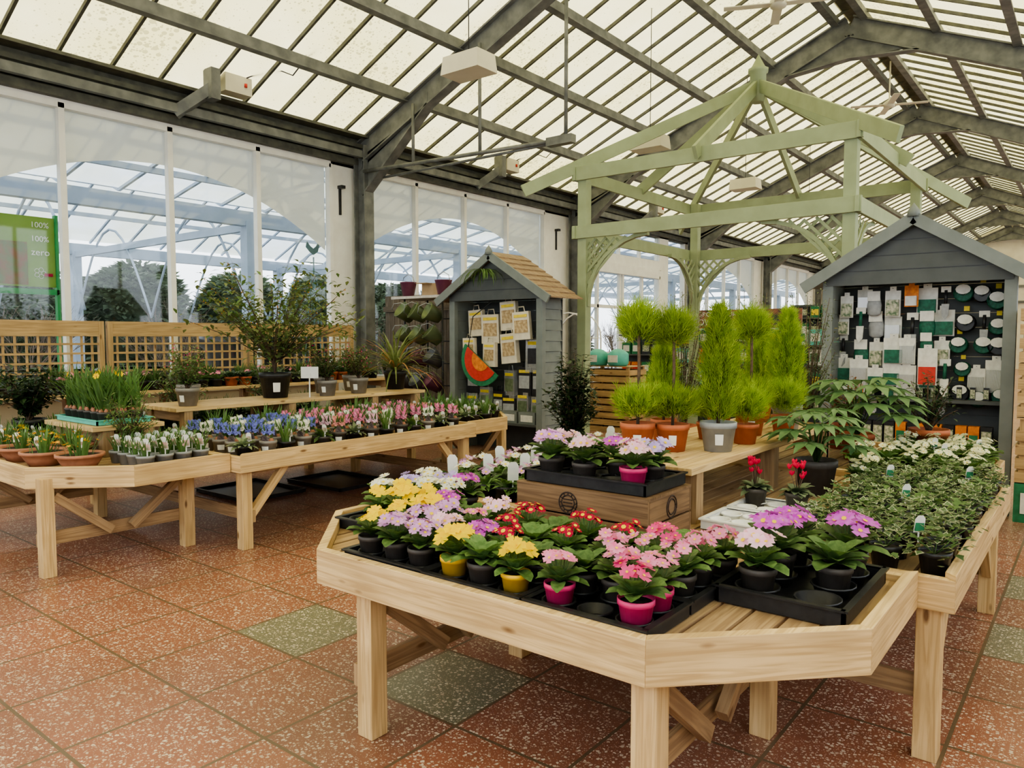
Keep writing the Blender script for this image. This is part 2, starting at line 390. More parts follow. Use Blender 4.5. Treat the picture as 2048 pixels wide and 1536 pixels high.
# frames
n=4
def ibeam(mb,p1,p2,h,w,m,up=(0,0,1)):
    p1=Vector(p1);p2=Vector(p2);d=(p2-p1).normalized(); 
    sd=Vector((0,1,0)); nn=sd.cross(d).normalized()
    mb.beam(p1,p2,.03,h,m,nn)
    for s_ in (-1,1): mb.beam(p1+nn*s_*h/2,p2+nn*s_*h/2,w,.025,m,nn)
for fy in [2.0,8.41,14.8,21.2,27.6,34.0,40.4,46.5]:
    mb=MB()
    ibeam(mb,(-9.72,fy,0),(-9.72,fy,4.75),.24,.2,STEEL)
    ibeam(mb,(XR-.1,fy,0),(XR-.1,fy,4.75),.24,.2,STEEL)
    for a in (-9.72,XR-.1):
        s_=1 if a<RX else -1
        ibeam(mb,(a,fy,rz(a)-.38),(RX,fy,rz(RX)-.38),.34,.18,STEEL)
        # knee haunch
        k=[(a-.12*s_,4.35),(a+1.5*s_,rz(a+1.5*s_)-.55),(a+1.5*s_,rz(a+1.5*s_)-.35),(a-.12*s_,4.8)]
        mb.prism([(x,fy-.02,z) for x,z in k],[(x,fy+.02,z) for x,z in k],STEEL)
        mb.beam((a+.05*s_,fy,3.95),(a+1.55*s_,fy,rz(a+1.55*s_)-.56),.18,.025,STEEL)
        k=[(a,3.95),(a+1.5*s_,rz(a+1.5*s_)-.55),(a,4.6)]
        mb.prism([(x,fy-.02,z) for x,z in k],[(x,fy+.02,z) for x,z in k],STEEL)
        # apex haunch
        k=[(RX,rz(RX)-.95),(RX,rz(RX)-.4),(RX-1.1*s_,rz(RX-1.1)-.5)]
        mb.prism([(x,fy-.02,z) for x,z in k],[(x,fy+.02,z) for x,z in k],STEEL)
        mb.beam((RX,fy,rz(RX)-.95),(RX-1.15*s_,fy,rz(RX-1.15)-.55),.18,.025,STEEL)
    for s_ in (-1,1):
        mb.tube([(RX+s_*.25,fy,rz(RX)-.35),(RX+s_*.25,fy+1.3,rz(RX)-.2)],.02,STEEL)
    struct('trim_%d'%n,mb); n+=1
# tie rods + hangers on first visible frame
for fy in (8.41,):
    mb=MB()
    mb.tube([(-9.6,fy-.1,4.32),(-5.6,fy-.1,4.2)],.03,STEEL); mb.tube([(-9.6,fy+.1,4.22),(-5.6,fy-.1,4.18)],.02,STEEL)
    mb.box(-5.9,-5.5,fy-.16,fy-.04,4.14,4.25,STEEL)
    for x in (-8.45,-7.1,-5.62): mb.tube([(x,fy-.1,4.25),(x,fy-.1,rz(x)-.4)],.025,STEEL)
    struct('trim_%d'%n,mb); n+=1
mb=MB(); mb.tube([(-9.4,2.0,4.4),(-6.4,3.4,6.3)],.03,STEEL); struct('trim_%d'%n,mb); n+=1
# window wall
starts=[-3.8,2.55,8.5,21.45,27.85,34.2,40.6]
wall=MB(); wi=1
def pelmet(mb,ys,ye,c,ztop=4.42,peak=3.93,kk=.127):
    K=24; pts=[]
    for i in range(K+1):
        y=ys+(ye-ys)*i/K; pts.append((y,peak-kk*(y-c)**2))
    for (y0,z0),(y1,z1) in zip(pts,pts[1:]):
        mb.poly([(-10.06,y0,z0),(-10.06,y1,z1),(-10.06,y1,ztop),(-10.06,y0,ztop)],PELM)
for st in starts:
    en=st+5.35
    w=MB()
    w.prism([(-10.0,st,.9),(-10.0,en,.9),(-10,en,4.42),(-10,st,4.42)],[(-9.99,st,.9),(-9.99,en,.9),(-9.99,en,4.42),(-9.99,st,4.42)],GLASS)
    for k in range(5):
        y=st+k*5.35/4; w.box(-10.02,-9.92,y-.035,y+.035,.9,4.42,WHITE)
    w.box(-10.03,-9.92,st,en,4.36,4.46,WHITE); w.box(-10.03,-9.91,st,en,.85,.95,WHITE)
    struct('window_%d'%wi,w); wi+=1
    pm=MB(); pelmet(pm,st+.03,en-.03,st+2.66); struct('trim_%d'%n,pm); n+=1
    wall.box(-10.1,-9.95,st,en,0,.86,CREAM)
prev=YB
for st in starts+[YE]:
    if not(14<prev<15) and not(13.8<prev<13.9):
        if st>prev: wall.box(-10.08,-9.94,prev,st,0,4.46,WHITE)
    prev=st+5.35
wall.box(-10.1,-9.94,13.85,14.95,0,4.46,WHITE); wall.box(-10.1,-9.94,19.45,20.0,0,4.46,WHITE); wall.box(-10.1,-9.94,21.1,21.45,0,4.46,WHITE); wall.box(-10.1,-9.94,20.0,21.1,0,.9,WHITE)
wall.box(-10.1,-9.94,YB,YE,4.42,4.98,STEELL)
struct('wall_left',wall)
w=MB()
for y0,y1,z0,z1 in ((14.95,19.45,3.75,4.42),(20.0,21.1,.9,4.42)):
    w.prism([(-10.0,y0,z0),(-10.0,y1,z0),(-10,y1,z1),(-10,y0,z1)],[(-9.99,y0,z0),(-9.99,y1,z0),(-9.99,y1,z1),(-9.99,y0,z1)],GLASS)
for y in (16.1,17.2,18.3): w.box(-10.02,-9.93,y-.03,y+.03,3.75,4.42,WHITE)
struct('window_%d'%wi,w)
for y in (8.08,14.3):
    e=thing('wall_bracket','small black metal bracket fixed to the white post','bracket',(-9.93,y,3.62),group='wall brackets')
    b=MB(); b.box(-.01,.02,-.018,.018,0,.42,BLACK); b.box(-.01,.10,-.04,.04,.42,.47,BLACK); obj('bracket_arm',b,e)
# automatic door
d=MB(); d.box(-10.02,-9.86,14.95,19.45,3.5,3.75,WHITE); d.box(-9.9,-9.8,15.4,19.2,3.25,3.5,WHITE)
d.box(-9.86,-9.83,15.5,19.1,3.3,3.36,BLACK)
for y in (15,16.1,17.2,17.35,18.4,19.4): d.box(-9.98,-9.9,y-.04,y+.04,0,3.5,WHITE)
for z in (.08,1.2,2.4,3.3): d.box(-9.98,-9.9,14.95,19.45,z-.04,z+.04,WHITE)
d.prism([(-9.95,15,0),(-9.95,19.4,0),(-9.95,19.4,3.5),(-9.95,15,3.5)],[(-9.94,15,0),(-9.94,19.4,0),(-9.94,19.4,3.5),(-9.94,15,3.5)],GLASS)
struct('door_1',d)
# unseen right and front walls: dado, with glazing added above for fill light
mb=MB(); mb.box(XR,XR+.2,YB,YE,0,1.8,CREAM); mb.box(XR,XR+.2,YB,YE,4.5,4.98,CREAM)
mb.prism([(XR+.1,YB,1.8),(XR+.1,YE,1.8),(XR+.1,YE,4.5),(XR+.1,YB,4.5)],[(XR+.11,YB,1.8),(XR+.11,YE,1.8),(XR+.11,YE,4.5),(XR+.11,YB,4.5)],GLASS)
y=YB
while y<YE: mb.box(XR+.06,XR+.15,y-.04,y+.04,1.8,4.5,WHITE); y+=1.33
struct('wall_right',mb)
mb=MB()
k=[(-10.1,0),(XR+.2,0),(XR+.2,4.98),(RX,ZR),(-10.1,4.98)]
mb.prism([(x,YE,z) for x,z in k],[(x,YE+.15,z) for x,z in k],CREAM)
for z in (3.4,4.2,5.0): mb.box(-10,XR,YE-.1,YE,z,z+.12,STEEL)
struct('wall_back',mb)
mb=MB(); mb.box(-10.1,XR+.2,YB-.15,YB,0,1.2,CREAM)
k=[(-10.1,1.2),(XR+.2,1.2),(XR+.2,4.98),(RX,ZR),(-10.1,4.98)]
mb.prism([(x,YB-.08,z) for x,z in k],[(x,YB-.07,z) for x,z in k],GLASS)
x=-10.0
while x<XR+.1: mb.box(x-.04,x+.04,YB-.12,YB-.02,1.2,rz(x)-.05,WHITE); x+=1.38
struct('wall_front',mb)
# ---------------------------------------------------------------- outdoors
e=thing('outdoor_canopy','pale blue steel plant canopy with clear ribbed roof sheets','canopy',(-17,20,0))
rf=MB()
prof=[(-10.4,5.0),(-14,4.3),(-18.2,6.1),(-22.4,4.3)]
for (a,za),(b,zb) in zip(prof,prof[1:]):
    rf.poly([(a,-6,za),(b,-6,zb),(b,44,zb),(a,44,za)],ROOFO)
wpart(e,'roof_sheet',rf)
st_=MB()
for x in (-14,-22.4):
    st_.box(x-.1,x+.1,-6,44,3.9,4.2,BLUES)
for (a,za),(b,zb) in zip(prof,prof[1:]):
    y=-5.6
    while y<44: st_.beam((a,y,za-.04),(b,y,zb-.04),.05,.05,BLUES); y+=1.0
    for q in (.33,.66):
        x=a+(b-a)*q; z=za+(zb-za)*q-.1; st_.beam((x,-6,z),(x,44,z),.07,.1,BLUES)
wpart(e,'roof_frame',st_)
y=-4.0
while y<44:
    for x in (-14,-22.4):
        p=MB(); p.box(x-.12,x+.12,y-.12,y+.12,0,4,BLUES); wpart(e,'post',p)
    p=MB(); p.beam((-14,y,3.9),(-22.4,y,3.9),.1,.16,BLUES); wpart(e,'crossbeam',p)
    if y+3.25<44:
        for yy in (y,y+3.25):
            for x0 in (-14,-18.2):
                a=MB(); a.tube([(x0-4.2*t,yy,2.1+2.3*math.sin(math.pi*t)) for t in [i/12 for i in range(13)]],.03,BLUES)
                wpart(e,'hoop',a)
    y+=6.5
# hedge trees
def tree_mesh(h,r,n_,m,cone=True):
    b=MB()
    for i in range(n_):
        t=R()**.8; rr=r*((1-t)**.3)*U(.75,1.08); a=R()*6.28
        p=(rr*math.cos(a),rr*math.sin(a),h*t); d=Vector((math.cos(a)*.7,math.sin(a)*.7,U(-.7,.5))).normalized()
        sd=d.cross(Vector((U(-1,1),U(-1,1),1))).normalized(); b.quadleaf(p,d,sd,U(.12,.32),U(.08,.16),m)
    b.lathe([(r*.8,0),(r*.78,h*.5),(r*.55,h*.85),(.02,h*.97)],m,14)
    return b
trunk=MB(); trunk.tube([(0,0,0),(0,0,2.5)],.12,BARK)
pr=[proto([('foliage',tree_mesh(3.6,1.75,6000,HEDGE)),('trunk',trunk)]) for _ in range(2)]
for i in range(10): place(pr[i%2],'conifer_tree','dense dark green conifer in the outdoor hedge','tree',(-25.2,-1+i*4.2,0),0,(1.0,1.3,U(.9,1.05)),'outdoor conifer hedge')
for i in range(10): place(pr[i%2],'conifer_tree','dense dark green conifer in the outdoor hedge','tree',(-30.0,1.2+i*4.4,0),0,(1.1,1.35,U(1.1,1.35)),'outdoor conifer hedge')
def twigs(b,p,d,L,r,dep,m,spread=.6):
    q=p+d*L; b.tube([p,(p+q)/2+Vector((U(-.03,.03),U(-.03,.03),0))*L*2,q],r,m,4,r*.6)
    if dep>0:
        for k in range(3 if dep>1 else 5):
            nd=(d+Vector((U(-1,1),U(-1,1),U(-.3,.7)))*spread).normalized(); twigs(b,p+d*L*U(.5,1),nd,L*U(.6,.8),r*.6,dep-1,m,spread)
def bare(h,m):
    b=MB()
    for k in range(12): twigs(b,Vector((U(-.4,.4),U(-.4,.4),0)),Vector((U(-.8,.8),U(-.8,.8),1)).normalized(),h*.40,.028,3,m)
    return b
prb=[proto([('branches',bare(3.2,BARKD))]) for _ in range(2)]
for i in range(9): place(prb[i%2],'bare_shrub','leafless brown winter shrub outdoors','shrub',(-19.5,6.5+i*3.8,0),None,.85,'outdoor winter shrubs')
# outdoor pots (dark)
pt=MB(); pt.lathe([(.2,0),(.3,.5),(.33,.52),(.33,.6),(.3,.6)],BLACK,18)
pr_=proto([('body',pt)])
for x,y in ((-11.7,3.0),(-11.7,4.3),(-11.7,5.6),(-12.8,8.2),(-12.8,10.2)): 
    place(pr_,'plant_tub','large black plastic plant tub standing outside','pot',(x,y,0),None,1.9 if y<7 else 2.8,'black tubs outside')
# green sign
GR=mat('sign_green',(.24,.38,.09),(.21,.33,.07),2,.6,spec=.1); GRF=mat('green_metal',(.02,.28,.07),(.02,.24,.06),9,.4)
PIC=mat('plant_photo_print',(.14,.19,.06),(.26,.10,.05),7,.6,spec=.1)
e=thing('advert_sign','green printed garden sign on a green metal stand outside','sign',(-11,3.5,0))
b=MB(); b.box(-11.03,-11,2.4,4.17,2.27,3.18,GR); wpart(e,'panel',b)
b=MB(); b.box(-10.998,-10.99,2.4,3.84,2.29,2.84,PIC); wpart(e,'picture',b)
b=MB(); b.box(-11.05,-10.97,2.4,4.2,2.17,2.24,GRF); b.box(-11.05,-10.97,4.17,4.21,0,3.22,GRF); b.box(-11.05,-10.97,2.6,2.64,0,2.2,GRF); wpart(e,'stand',b)
rt=(math.pi/2,0,math.pi/2)
for tx,zz,s in (('100%',3.04,.10),('100%',2.86,.10),('zero',2.68,.12)):
    textmesh(e,'lettering',tx,s,LAB,(.02,.38,zz),rt)
b=MB()
for k in range(5):
    a=k*6.283/5; b.tube([(-10.99,3.98+.045*math.cos(a)+.028*math.cos(t),2.45+.045*math.sin(a)+.028*math.sin(t)) for t in [i*6.283/8 for i in range(9)]],.004,LAB,4)
b.box(-10.99,-10.98,4.03,4.13,2.41,2.45,PET['red']); wpart(e,'emblem',b)
# weather vane
e=thing('weather_vane','green metal cockerel weather vane on a garden obelisk','ornament',(-11.2,8.5,0))
b=MB(); VG=mat('verdigris',(.12,.2,.19),(.09,.15,.14),9,.6); o_=Vector((-11.2,8.5,0))
b.tube([o_,o_+Vector((0,0,3.05))],.015,VG)
for s_ in (-1,1):
    b.tube([o_+Vector((0,s_*.35,0)),o_+Vector((0,s_*.05,2.75))],.012,VG); b.tube([o_+Vector((s_*.35,0,0)),o_+Vector((0,0,2.75))],.012,VG)
for z in (1.6,2.0,2.4): b.tube([o_+Vector((0,-.3*(1-z/3.2),z)),o_+Vector((0,.3*(1-z/3.2),z))],.01,VG)
b.tube([o_+Vector((0,-.2,2.95)),o_+Vector((0,.2,2.95))],.01,VG); wpart(e,'obelisk',b)
b=MB(); k=[(-.16,.10),(-.08,.02),(.0,-.03),(.09,.03),(.13,.16),(.10,.19),(.06,.13),(.0,.08),(-.07,.12),(-.14,.2)]
b.prism([(-11.21,8.5+y,3.12+z) for y,z in k],[(-11.19,8.5+y,3.12+z) for y,z in k],VG); wpart(e,'cockerel',b)
# ---------------------------------------------------------------- tables
ZT=.695
def inset(poly,d):
    out=[];n_=len(poly)
    for i in range(n_):
        p0=Vector(poly[i-1]);p1=Vector(poly[i]);p2=Vector(poly[(i+1)%n_])
        a=(p1-p0).normalized();b=(p2-p1).normalized()
        na=Vector((-a.y,a.x));nb=Vector((-b.y,b.x)); m_=(na+nb); m_=m_/(1+na.dot(nb)); out.append(p1+m_*d)
    return out
def clipy(poly,x):
    ys=[]
    for i in range(len(poly)):
        (x0,y0),(x1,y1)=poly[i],poly[(i+1)%len(poly)]
        if abs(x1-x0)<1e-6: continue
        t=(x-x0)/(x1-x0)
        if -1e-6<=t<=1+1e-6: ys.append(y0+t*(y1-y0))
    return min(ys),max(ys)
def table(label,poly,legs,kind,low=()):
    xs=[p[0] for p in poly];ys=[p[1] for p in poly]
    e=thing('plant_display_table',label,'table',((min(xs)+max(xs))/2,(min(ys)+max(ys))/2,0),group='wooden plant tables')
    ins=inset(poly,.04)
    for i in range(len(poly)):
        j=(i+1)%len(poly); zt=.72 if i in low else .74
        a,b_,c,d_=poly[i],poly[j],ins[j],ins[i]
        r=MB(); q=[a,b_,c,d_]
        r.prism([(p[0],p[1],.597) for p in q],[(p[0],p[1],zt) for p in q],WOOD)
        wpart(e,'rim_board',r,bev=.003)
    t=MB(); pin=[tuple(p) for p in inset(poly,.042)]
    pxs=[p[0] for p in pin]; x=min(pxs)+.001; X1=max(pxs)-.001
    K=int((X1-x)/.105); sw=(X1-x)/K
    for i in range(K):
        xa=x+i*sw; xb=xa+sw-.014
        a0,a1=clipy(pin,xa);b0,b1=clipy(pin,xb)
        q=[(xa,a0),(xb,b0),(xb,b1),(xa,a1)]
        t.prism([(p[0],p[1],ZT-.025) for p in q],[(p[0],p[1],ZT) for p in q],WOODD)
    wpart(e,'tabletop',t)
    yy=sorted(set(l[1] for l in legs))
    for y in yy:
        a=min(l[0] for l in legs if l[1]==y); b_=max(l[0] for l in legs if l[1]==y)
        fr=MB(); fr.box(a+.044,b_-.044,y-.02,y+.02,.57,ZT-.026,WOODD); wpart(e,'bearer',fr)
    for lx,ly in legs:
        l=MB(); l.beam((lx,ly,0),(lx,ly,ZT-.027),.085,.085,WOOD); wpart(e,'leg',l,bev=.004)
    xsl=sorted(set(l[0] for l in legs))
    if kind=='e':
        for lx in xsl:
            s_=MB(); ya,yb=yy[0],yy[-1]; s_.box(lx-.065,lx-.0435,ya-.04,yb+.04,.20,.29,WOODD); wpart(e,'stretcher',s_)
            for ly,sg in ((ya,1),(yb,-1)):
                b=MB(); b.beam((lx+.0,ly+sg*.05,.54),(lx-.0,(ya+yb)/2-sg*.07,.24),.045,.06,WOODD); wpart(e,'brace',b)
    else:
        for y in yy:
            s_=MB(); s_.box(xsl[0]-.04,xsl[-1]+.04,y+.045,y+.067,.20,.29,WOODD); wpart(e,'stretcher',s_)
        for lx in xsl:
            s_=MB(); s_.box(lx-.02,lx+.02,yy[0]+.05,yy[-1]-.05,.57,.655,WOODD); wpart(e,'bearer',s_)
            for ly,sg in ((yy[0],1),(yy[-1],-1)):
                b=MB(); b.beam((lx,ly+sg*.04,.24),(lx,ly+sg*.36,.60),.045,.06,WOOD); wpart(e,'brace',b)
    return e
def tableset(x0,x1,yf,y1,y2,y3,xl,xr,c=.49,nm='near'):
    P=[(x0+c,yf),(x1-c,yf),(x1,yf+c),(x1,y1),(x0,y1),(x0,yf+c)]
    table('pale pine planter table with angled corners on braced legs',P,[(xl,yf+.09),(xr,yf+.09),(xl,y1-.13),(xr,y1-.13)],'e',low=(3,))
    P=[(x0-.12,y1+.005),(x1+.12,y1+.005),(x1+.12,y2),(x0-.12,y2)]
    table('long rectangular pine planter table with raised rim and knee braces',P,[(x0-.03,y1+.09),(x1+.03,y1+.09),(x0-.03,y2-.1),(x1+.03,y2-.1)],'m',low=(0,))
    P=[(x0,y2+.005),(x1,y2+.005),(x1,y3-c),(x1-c,y3),(x0+c,y3),(x0,y3-c)]
    table('far end pine planter table with angled corners on braced legs',P,[(xl,y2+.13),(xr,y2+.13),(xl,y3-.09),(xr,y3-.09)],'e',low=(0,))
tableset(-2.98,-.50,1.88,3.08,5.2,6.75,-2.26,-1.02)
tableset(-7.57,-5.09,1.88,3.08,5.75,6.9,-7.0,-5.5)
# benches on tables
def bench(label,x0,x1,y0,y1,zb,zt,legs=True):
    e=thing('plant_bench',label,'bench',((x0+x1)/2,(y0+y1)/2,zb))
    t=MB(); n_=max(2,int((x1-x0)/.14)); w=(x1-x0)/n_
    for i in range(n_): t.box(x0+i*w+.004,x0+(i+1)*w-.004,y0,y1,zt-.035,zt,WOOD)
    wpart(e,'bench_top',t,bev=.003)
    ys=[y0+.12]; 
    while ys[-1]+1.1<y1: ys.append(ys[-1]+1.1)
    ys.append(y1-.12)
    for y in ys:
        for x in (x0+.06,x1-.06):
            l=MB(); l.box(x-.045,x+.045,y-.04,y+.04,zb+.001,zt-.036,WOODD); wpart(e,'leg',l)
        l=MB(); l.box(x0+.1,x1-.1,y-.015,y+.015,zt-.13,zt-.036,WOODD); wpart(e,'crosspiece',l)
    return e
bench('raised pine bench carrying potted conifers',-2.22,-1.5,3.3,5.7,ZT,.98)
bench('raised pine bench on the table carrying potted shrubs',-7.1,-6.38,3.35,6.45,ZT,.98)
bench('small pine stand lifting a tray of daffodils',-6.80,-5.90,2.45,3.0,ZT,.93)
bench('long low pine bench beside the trellis with plant trays',-9.15,-8.5,1.2,7.9,0,1.0)
# ---------------------------------------------------------------- trellis
for k in range(4):
    y0=0.3+k*1.9; y1=y0+1.86
    e=thing('trellis_panel','pine trellis fence panel with square lattice','fence',(-9.4,(y0+y1)/2,0),group='trellis fence')
    for yy in (y0+.03,y1-.03): b=MB(); b.box(-9.43,-9.37,yy-.03,yy+.03,0,1.8,TRELW); wpart(e,'post',b)
    for za,zb in ((1.62,1.80),(1.0,1.12)): b=MB(); b.box(-9.42,-9.38,y0+.06,y1-.06,za,zb,TRELW); wpart(e,'rail',b)
    b=MB(); yy=y0+.12
    while yy<y1-.06: b.box(-9.41,-9.395,yy-.012,yy+.012,1.12,1.62,TRELW); yy+=.115
    for z in (1.2,1.31,1.42,1.53): b.box(-9.395,-9.38,y0+.06,y1-.06,z-.012,z+.012,TRELW)
    wpart(e,'lattice',b)
# ---------------------------------------------------------------- gazebo
gx0,gx1,gy0,gy1=-5.83,-2.28,9.1,12.8; gc=((gx0+gx1)/2,(gy0+gy1)/2)
e=thing('garden_gazebo','sage green open timber gazebo frame with lattice corner braces','gazebo',(gc[0],gc[1],0))
corners=[(gx0,gy0),(gx1,gy0),(gx1,gy1),(gx0,gy1)]
for x,y in corners:
    b=MB(); b.box(x-.07,x+.07,y-.07,y+.07,0,4.0,GREEN); wpart(e,'post',b,bev=.006)
for i in range(4):
    a=Vector(corners[i]+(0,));c=Vector(corners[(i+1)%4]+(0,)); d=(c-a).normalized(); nn=Vector((d.y,-d.x,0))
    for z0,z1 in ((3.81,4.0),(3.0,3.18)):
        b=MB(); off=nn*.095
        b.beam(a+off-d*.14+Vector((0,0,(z0+z1)/2)),c+off+d*.14+Vector((0,0,(z0+z1)/2)),.045,z1-z0,GREEN); wpart(e,'cross_beam',b,bev=.004)
    for q,s_ in ((a,1),(c,-1)):
        dd=d*s_; b=MB(); Rr=.95; arc=[]
        for k in range(9):
            t=k/8*math.pi/2; arc.append(q+dd*(.06+Rr*(1-math.cos(t)))+Vector((0,0,2.05+Rr*math.sin(t))))
        for p1,p2 in zip(arc,arc[1:]): b.beam(p1,p2,.05,.07,GREEN,nn)
        for sgn in (1,-1):
            for k in range(-8,9):
                offv=k*.16 if sgn==1 else .1+ (k+8)*.16
                seg=[]
                for j in range(41):
                    u=j/40*Rr; v=sgn*u+offv
                    if 0<=v<=Rr and (Rr-u)**2+v**2>Rr*Rr: seg.append((u,v))
                if len(seg)>3:
                    (u0,v0),(u1,v1)=seg[0],seg[-1]
                    b.beam(q+dd*(.06+u0)+Vector((0,0,2.05+v0))+nn*(.02*sgn),q+dd*(.06+u1)+Vector((0,0,2.05+v1))+nn*(.02*sgn),.035,.012,GREEN,nn)
        wpart(e,'lattice_brace',b)
ap=Vector((gc[0],gc[1],5.26))
def rafter(t,ext,name='rafter'):
    t=Vector((t[0],t[1],4.06)); d=(t-ap); h=Vector((d.x,d.y,0)).length; end=t+d*(ext/h)
    b=MB(); b.beam(ap+d*.03,end,.05,.17,GREEN); wpart(e,name,b,bev=.004)
for x,y in corners: rafter((x,y),.88)
for i in range(4):
    a=corners[i];c=corners[(i+1)%4]; rafter(((a[0]+c[0])/2,(a[1]+c[1])/2),.25)
b=MB(); b.lathe([(.09,-.25),(.12,-.15),(.12,.16),(.15,.18),(.15,.22),(.1,.25),(.0,.44)],GREEN,8,ap); wpart(e,'finial',b)
# ---------------------------------------------------------------- sheds
def shed(cx,y0,label,shingles):
    w=.775;d=.5
    e=thing('display_shed',label,'shed',(cx,y0+d/2,0))
    for s_ in (-1,1):
        b=MB(); b.box(cx+s_*w-.05,cx+s_*w+.05,y0-.02,y0+.06,0,2.2,SLATEL); wpart(e,'post',b,bev=.004)
    b=MB()
    z=0.0
    while z<2.2:
        b.prism([(cx-w,y0+d,z),(cx+w,y0+d,z),(cx+w,y0+d+.03,z),(cx-w,y0+d+.03,z)],[(cx-w,y0+d+.012,z+.14),(cx+w,y0+d+.012,z+.14),(cx+w,y0+d+.03,z+.14),(cx-w,y0+d+.03,z+.14)],SLATE); z+=.142
    wpart(e,'back_panel',b)
    for s_ in (-1,1):
        b=MB(); z=0
        while z<2.15:
            xa=cx+s_*(w-.03); xo=cx+s_*(w+.0); xo2=cx+s_*(w-.015)
            q1=[(xa,y0+.07,z),(xo,y0+.07,z),(xo,y0+d,z),(xa,y0+d,z)]; q2=[(xa,y0+.07,z+.138),(xo2,y0+.07,z+.138),(xo2,y0+d,z+.138),(xa,y0+d,z+.138)]
            if s_<0: q1=q1[::-1];q2=q2[::-1]
            b.prism(q1,q2,SLATEL); z+=.142
        wpart(e,'side_panel',b)
    b=MB()
    k=[(-w-.02,2.12),(w+.02,2.12),(w+.02,2.2),(0,2.68),(-w-.02,2.2)]
    b.prism([(cx+x,y0-.03,z) for x,z in k],[(cx+x,y0-.005,z) for x,z in k],SLATE)
    for z in (2.26,2.40,2.54): hw=(2.68-z)/.48*w; b.box(cx-hw,cx+hw,y0-.036,y0-.03,z-.006,z,BLACK)
    wpart(e,'gable',b)
    for s_ in (-1,1):
        ex=cx+s_*(w+.22); ez=2.12; 
        b=MB()
        if shingles:
            K=8
            for k in range(K):
                t0=k/K;t1=(k+1)/K+.03; p0=Vector((cx+(ex-cx)*t0,0,2.76+(ez-2.76)*t0));p1=Vector((cx+(ex-cx)*t1,0,2.76+(ez-2.76)*t1))
                for yk in range(6):
                    ya=y0-.1+yk*.125; 
                    q=[(p0.x,ya,p0.z),(p0.x,ya+.12,p0.z),(p1.x,ya+.12,p1.z+.02),(p1.x,ya,p1.z+.02)]
                    b.prism(q,[(x,y,z+.015) for x,y,z in q],SHING)
        else:
            q=[(cx,y0-.1,2.75),(cx,y0+d+.1,2.75),(ex,y0+d+.1,ez),(ex,y0-.1,ez)]
            b.prism(q,[(x,y,z+.03) for x,y,z in q],SLATEL)
        wpart(e,'roof_slope',b)
        b=MB(); b.beam((cx,y0-.12,2.72),(ex,y0-.12,ez-.02),.03,.11,SLATEL); wpart(e,'barge_board',b)
    b=MB(); b.lathe([(.06,-.06),(.05,.0),(.03,.03),(.0,.07)],SLATEL,6,(cx,y0-.12,2.79)); wpart(e,'finial',b)
    return e
LX,RXs,SY=-6.58,-1.42,8.0
eL=shed(LX,SY,'grey painted display shed with cedar shingle roof',True)
eR=shed(RXs,SY,'dark slate display shed hung with garden accessories',False)
for z in (.5,.98): b=MB(); b.box(RXs-.72,RXs+.72,SY+.05+(z>.6)*.1,SY+.48,z,z+.03,SLATE); wpart(eR,'shelf',b)
b=MB(); b.box(LX-.72,LX+.72,SY+.05,SY+.48,.4,.43,SLATE); wpart(eL,'shelf',b)
# hanging products
RED=mat('red_card',(.60,.05,.035)); ORG=mat('orange_card',(.78,.26,.04),(.5,.14,.03),20); CARD=mat('white_card',(.74,.73,.67),(.62,.61,.55),20); GCARD=mat('green_card',(.03,.20,.09),(.02,.14,.06),20)
YC=mat('yellow_card',(.78,.60,.06)); BRN=mat('cardboard',(.42,.29,.17),(.35,.24,.13),8); WIRE=mat('green_wire',(.02,.15,.09),(.015,.09,.055),50); GREYP=mat('grey_plastic',(.38,.39,.39))
MIXP=mat('mixed_print',(.60,.56,.42),(.10,.16,.08),45,.5); TANP=mat('tan_print',(.55,.42,.24),(.30,.20,.10),30,.6)
def card(w,h,m,m2,band=.35):
    a=MB(); a.box(-w/2,w/2,-.004,.004,-h,0,m); b=MB(); b.box(-w/2+.012,w/2-.012,-.03,-.004,-h+.01,-h*band,m2)
    c=MB(); c.box(-w*.2,w*.2,-.006,.006,0,.035,m); c.tube([(0,.15,.02),(0,-.03,.02)],.004,GREYP,5)
    return proto([('card',a),('product',b),('hook',c)])
def tool(m,m2):
    a=MB(); a.tube([(0,0,0),(0,-.01,-.14)],.016,m,8); b=MB(); b.prism([(-.035,-.02,-.14),(.035,-.02,-.14),(.03,-.03,-.26),(0,-.03,-.30),(-.03,-.03,-.26)],[(-.035,-.012,-.14),(.035,-.012,-.14),(.03,-.022,-.26),(0,-.022,-.30),(-.03,-.022,-.26)],m2)
    c=MB(); c.box(-.045,.045,-.004,.004,-.02,.04,CARD); return proto([('tool_handle',a),('tool_blade',b),('card',c)])
def pouch(m,m2):
    a=MB(); a.lathe([(.03,-.2),(.06,-.18),(.065,-.1),(.05,-.03),(.02,0)],m,12); a.v=[(x,y*.45,z) for x,y,z in a.v]
    c=MB(); c.box(-.055,.055,-.035,-.03,-.06,.03,m2); return proto([('pouch_body',a),('card',c)])
def reel(m,m2):
    a=MB(); 
    for k in range(4): a.lathe([(.065,0),(.075,.01),(.065,.02)],m,16,(0,0,k*.02))
    a.lathe([(.02,-.005),(.02,.09)],m2,10)
    b=MB(); b.prism([(.055*math.cos(t),-.098,.03+.04*math.sin(t)) for t in [i*.5236 for i in range(12)]],[(.055*math.cos(t),-.092,.03+.04*math.sin(t)) for t in [i*.5236 for i in range(12)]],CARD); b.box(-.02,.02,-.008,.008,.10,.14,YC)
    R_=Matrix.Rotation(math.pi/2,4,'X'); a.v=[(R_@Vector(v))[:] for v in a.v]
    return proto([('coil',a),('card',b)])
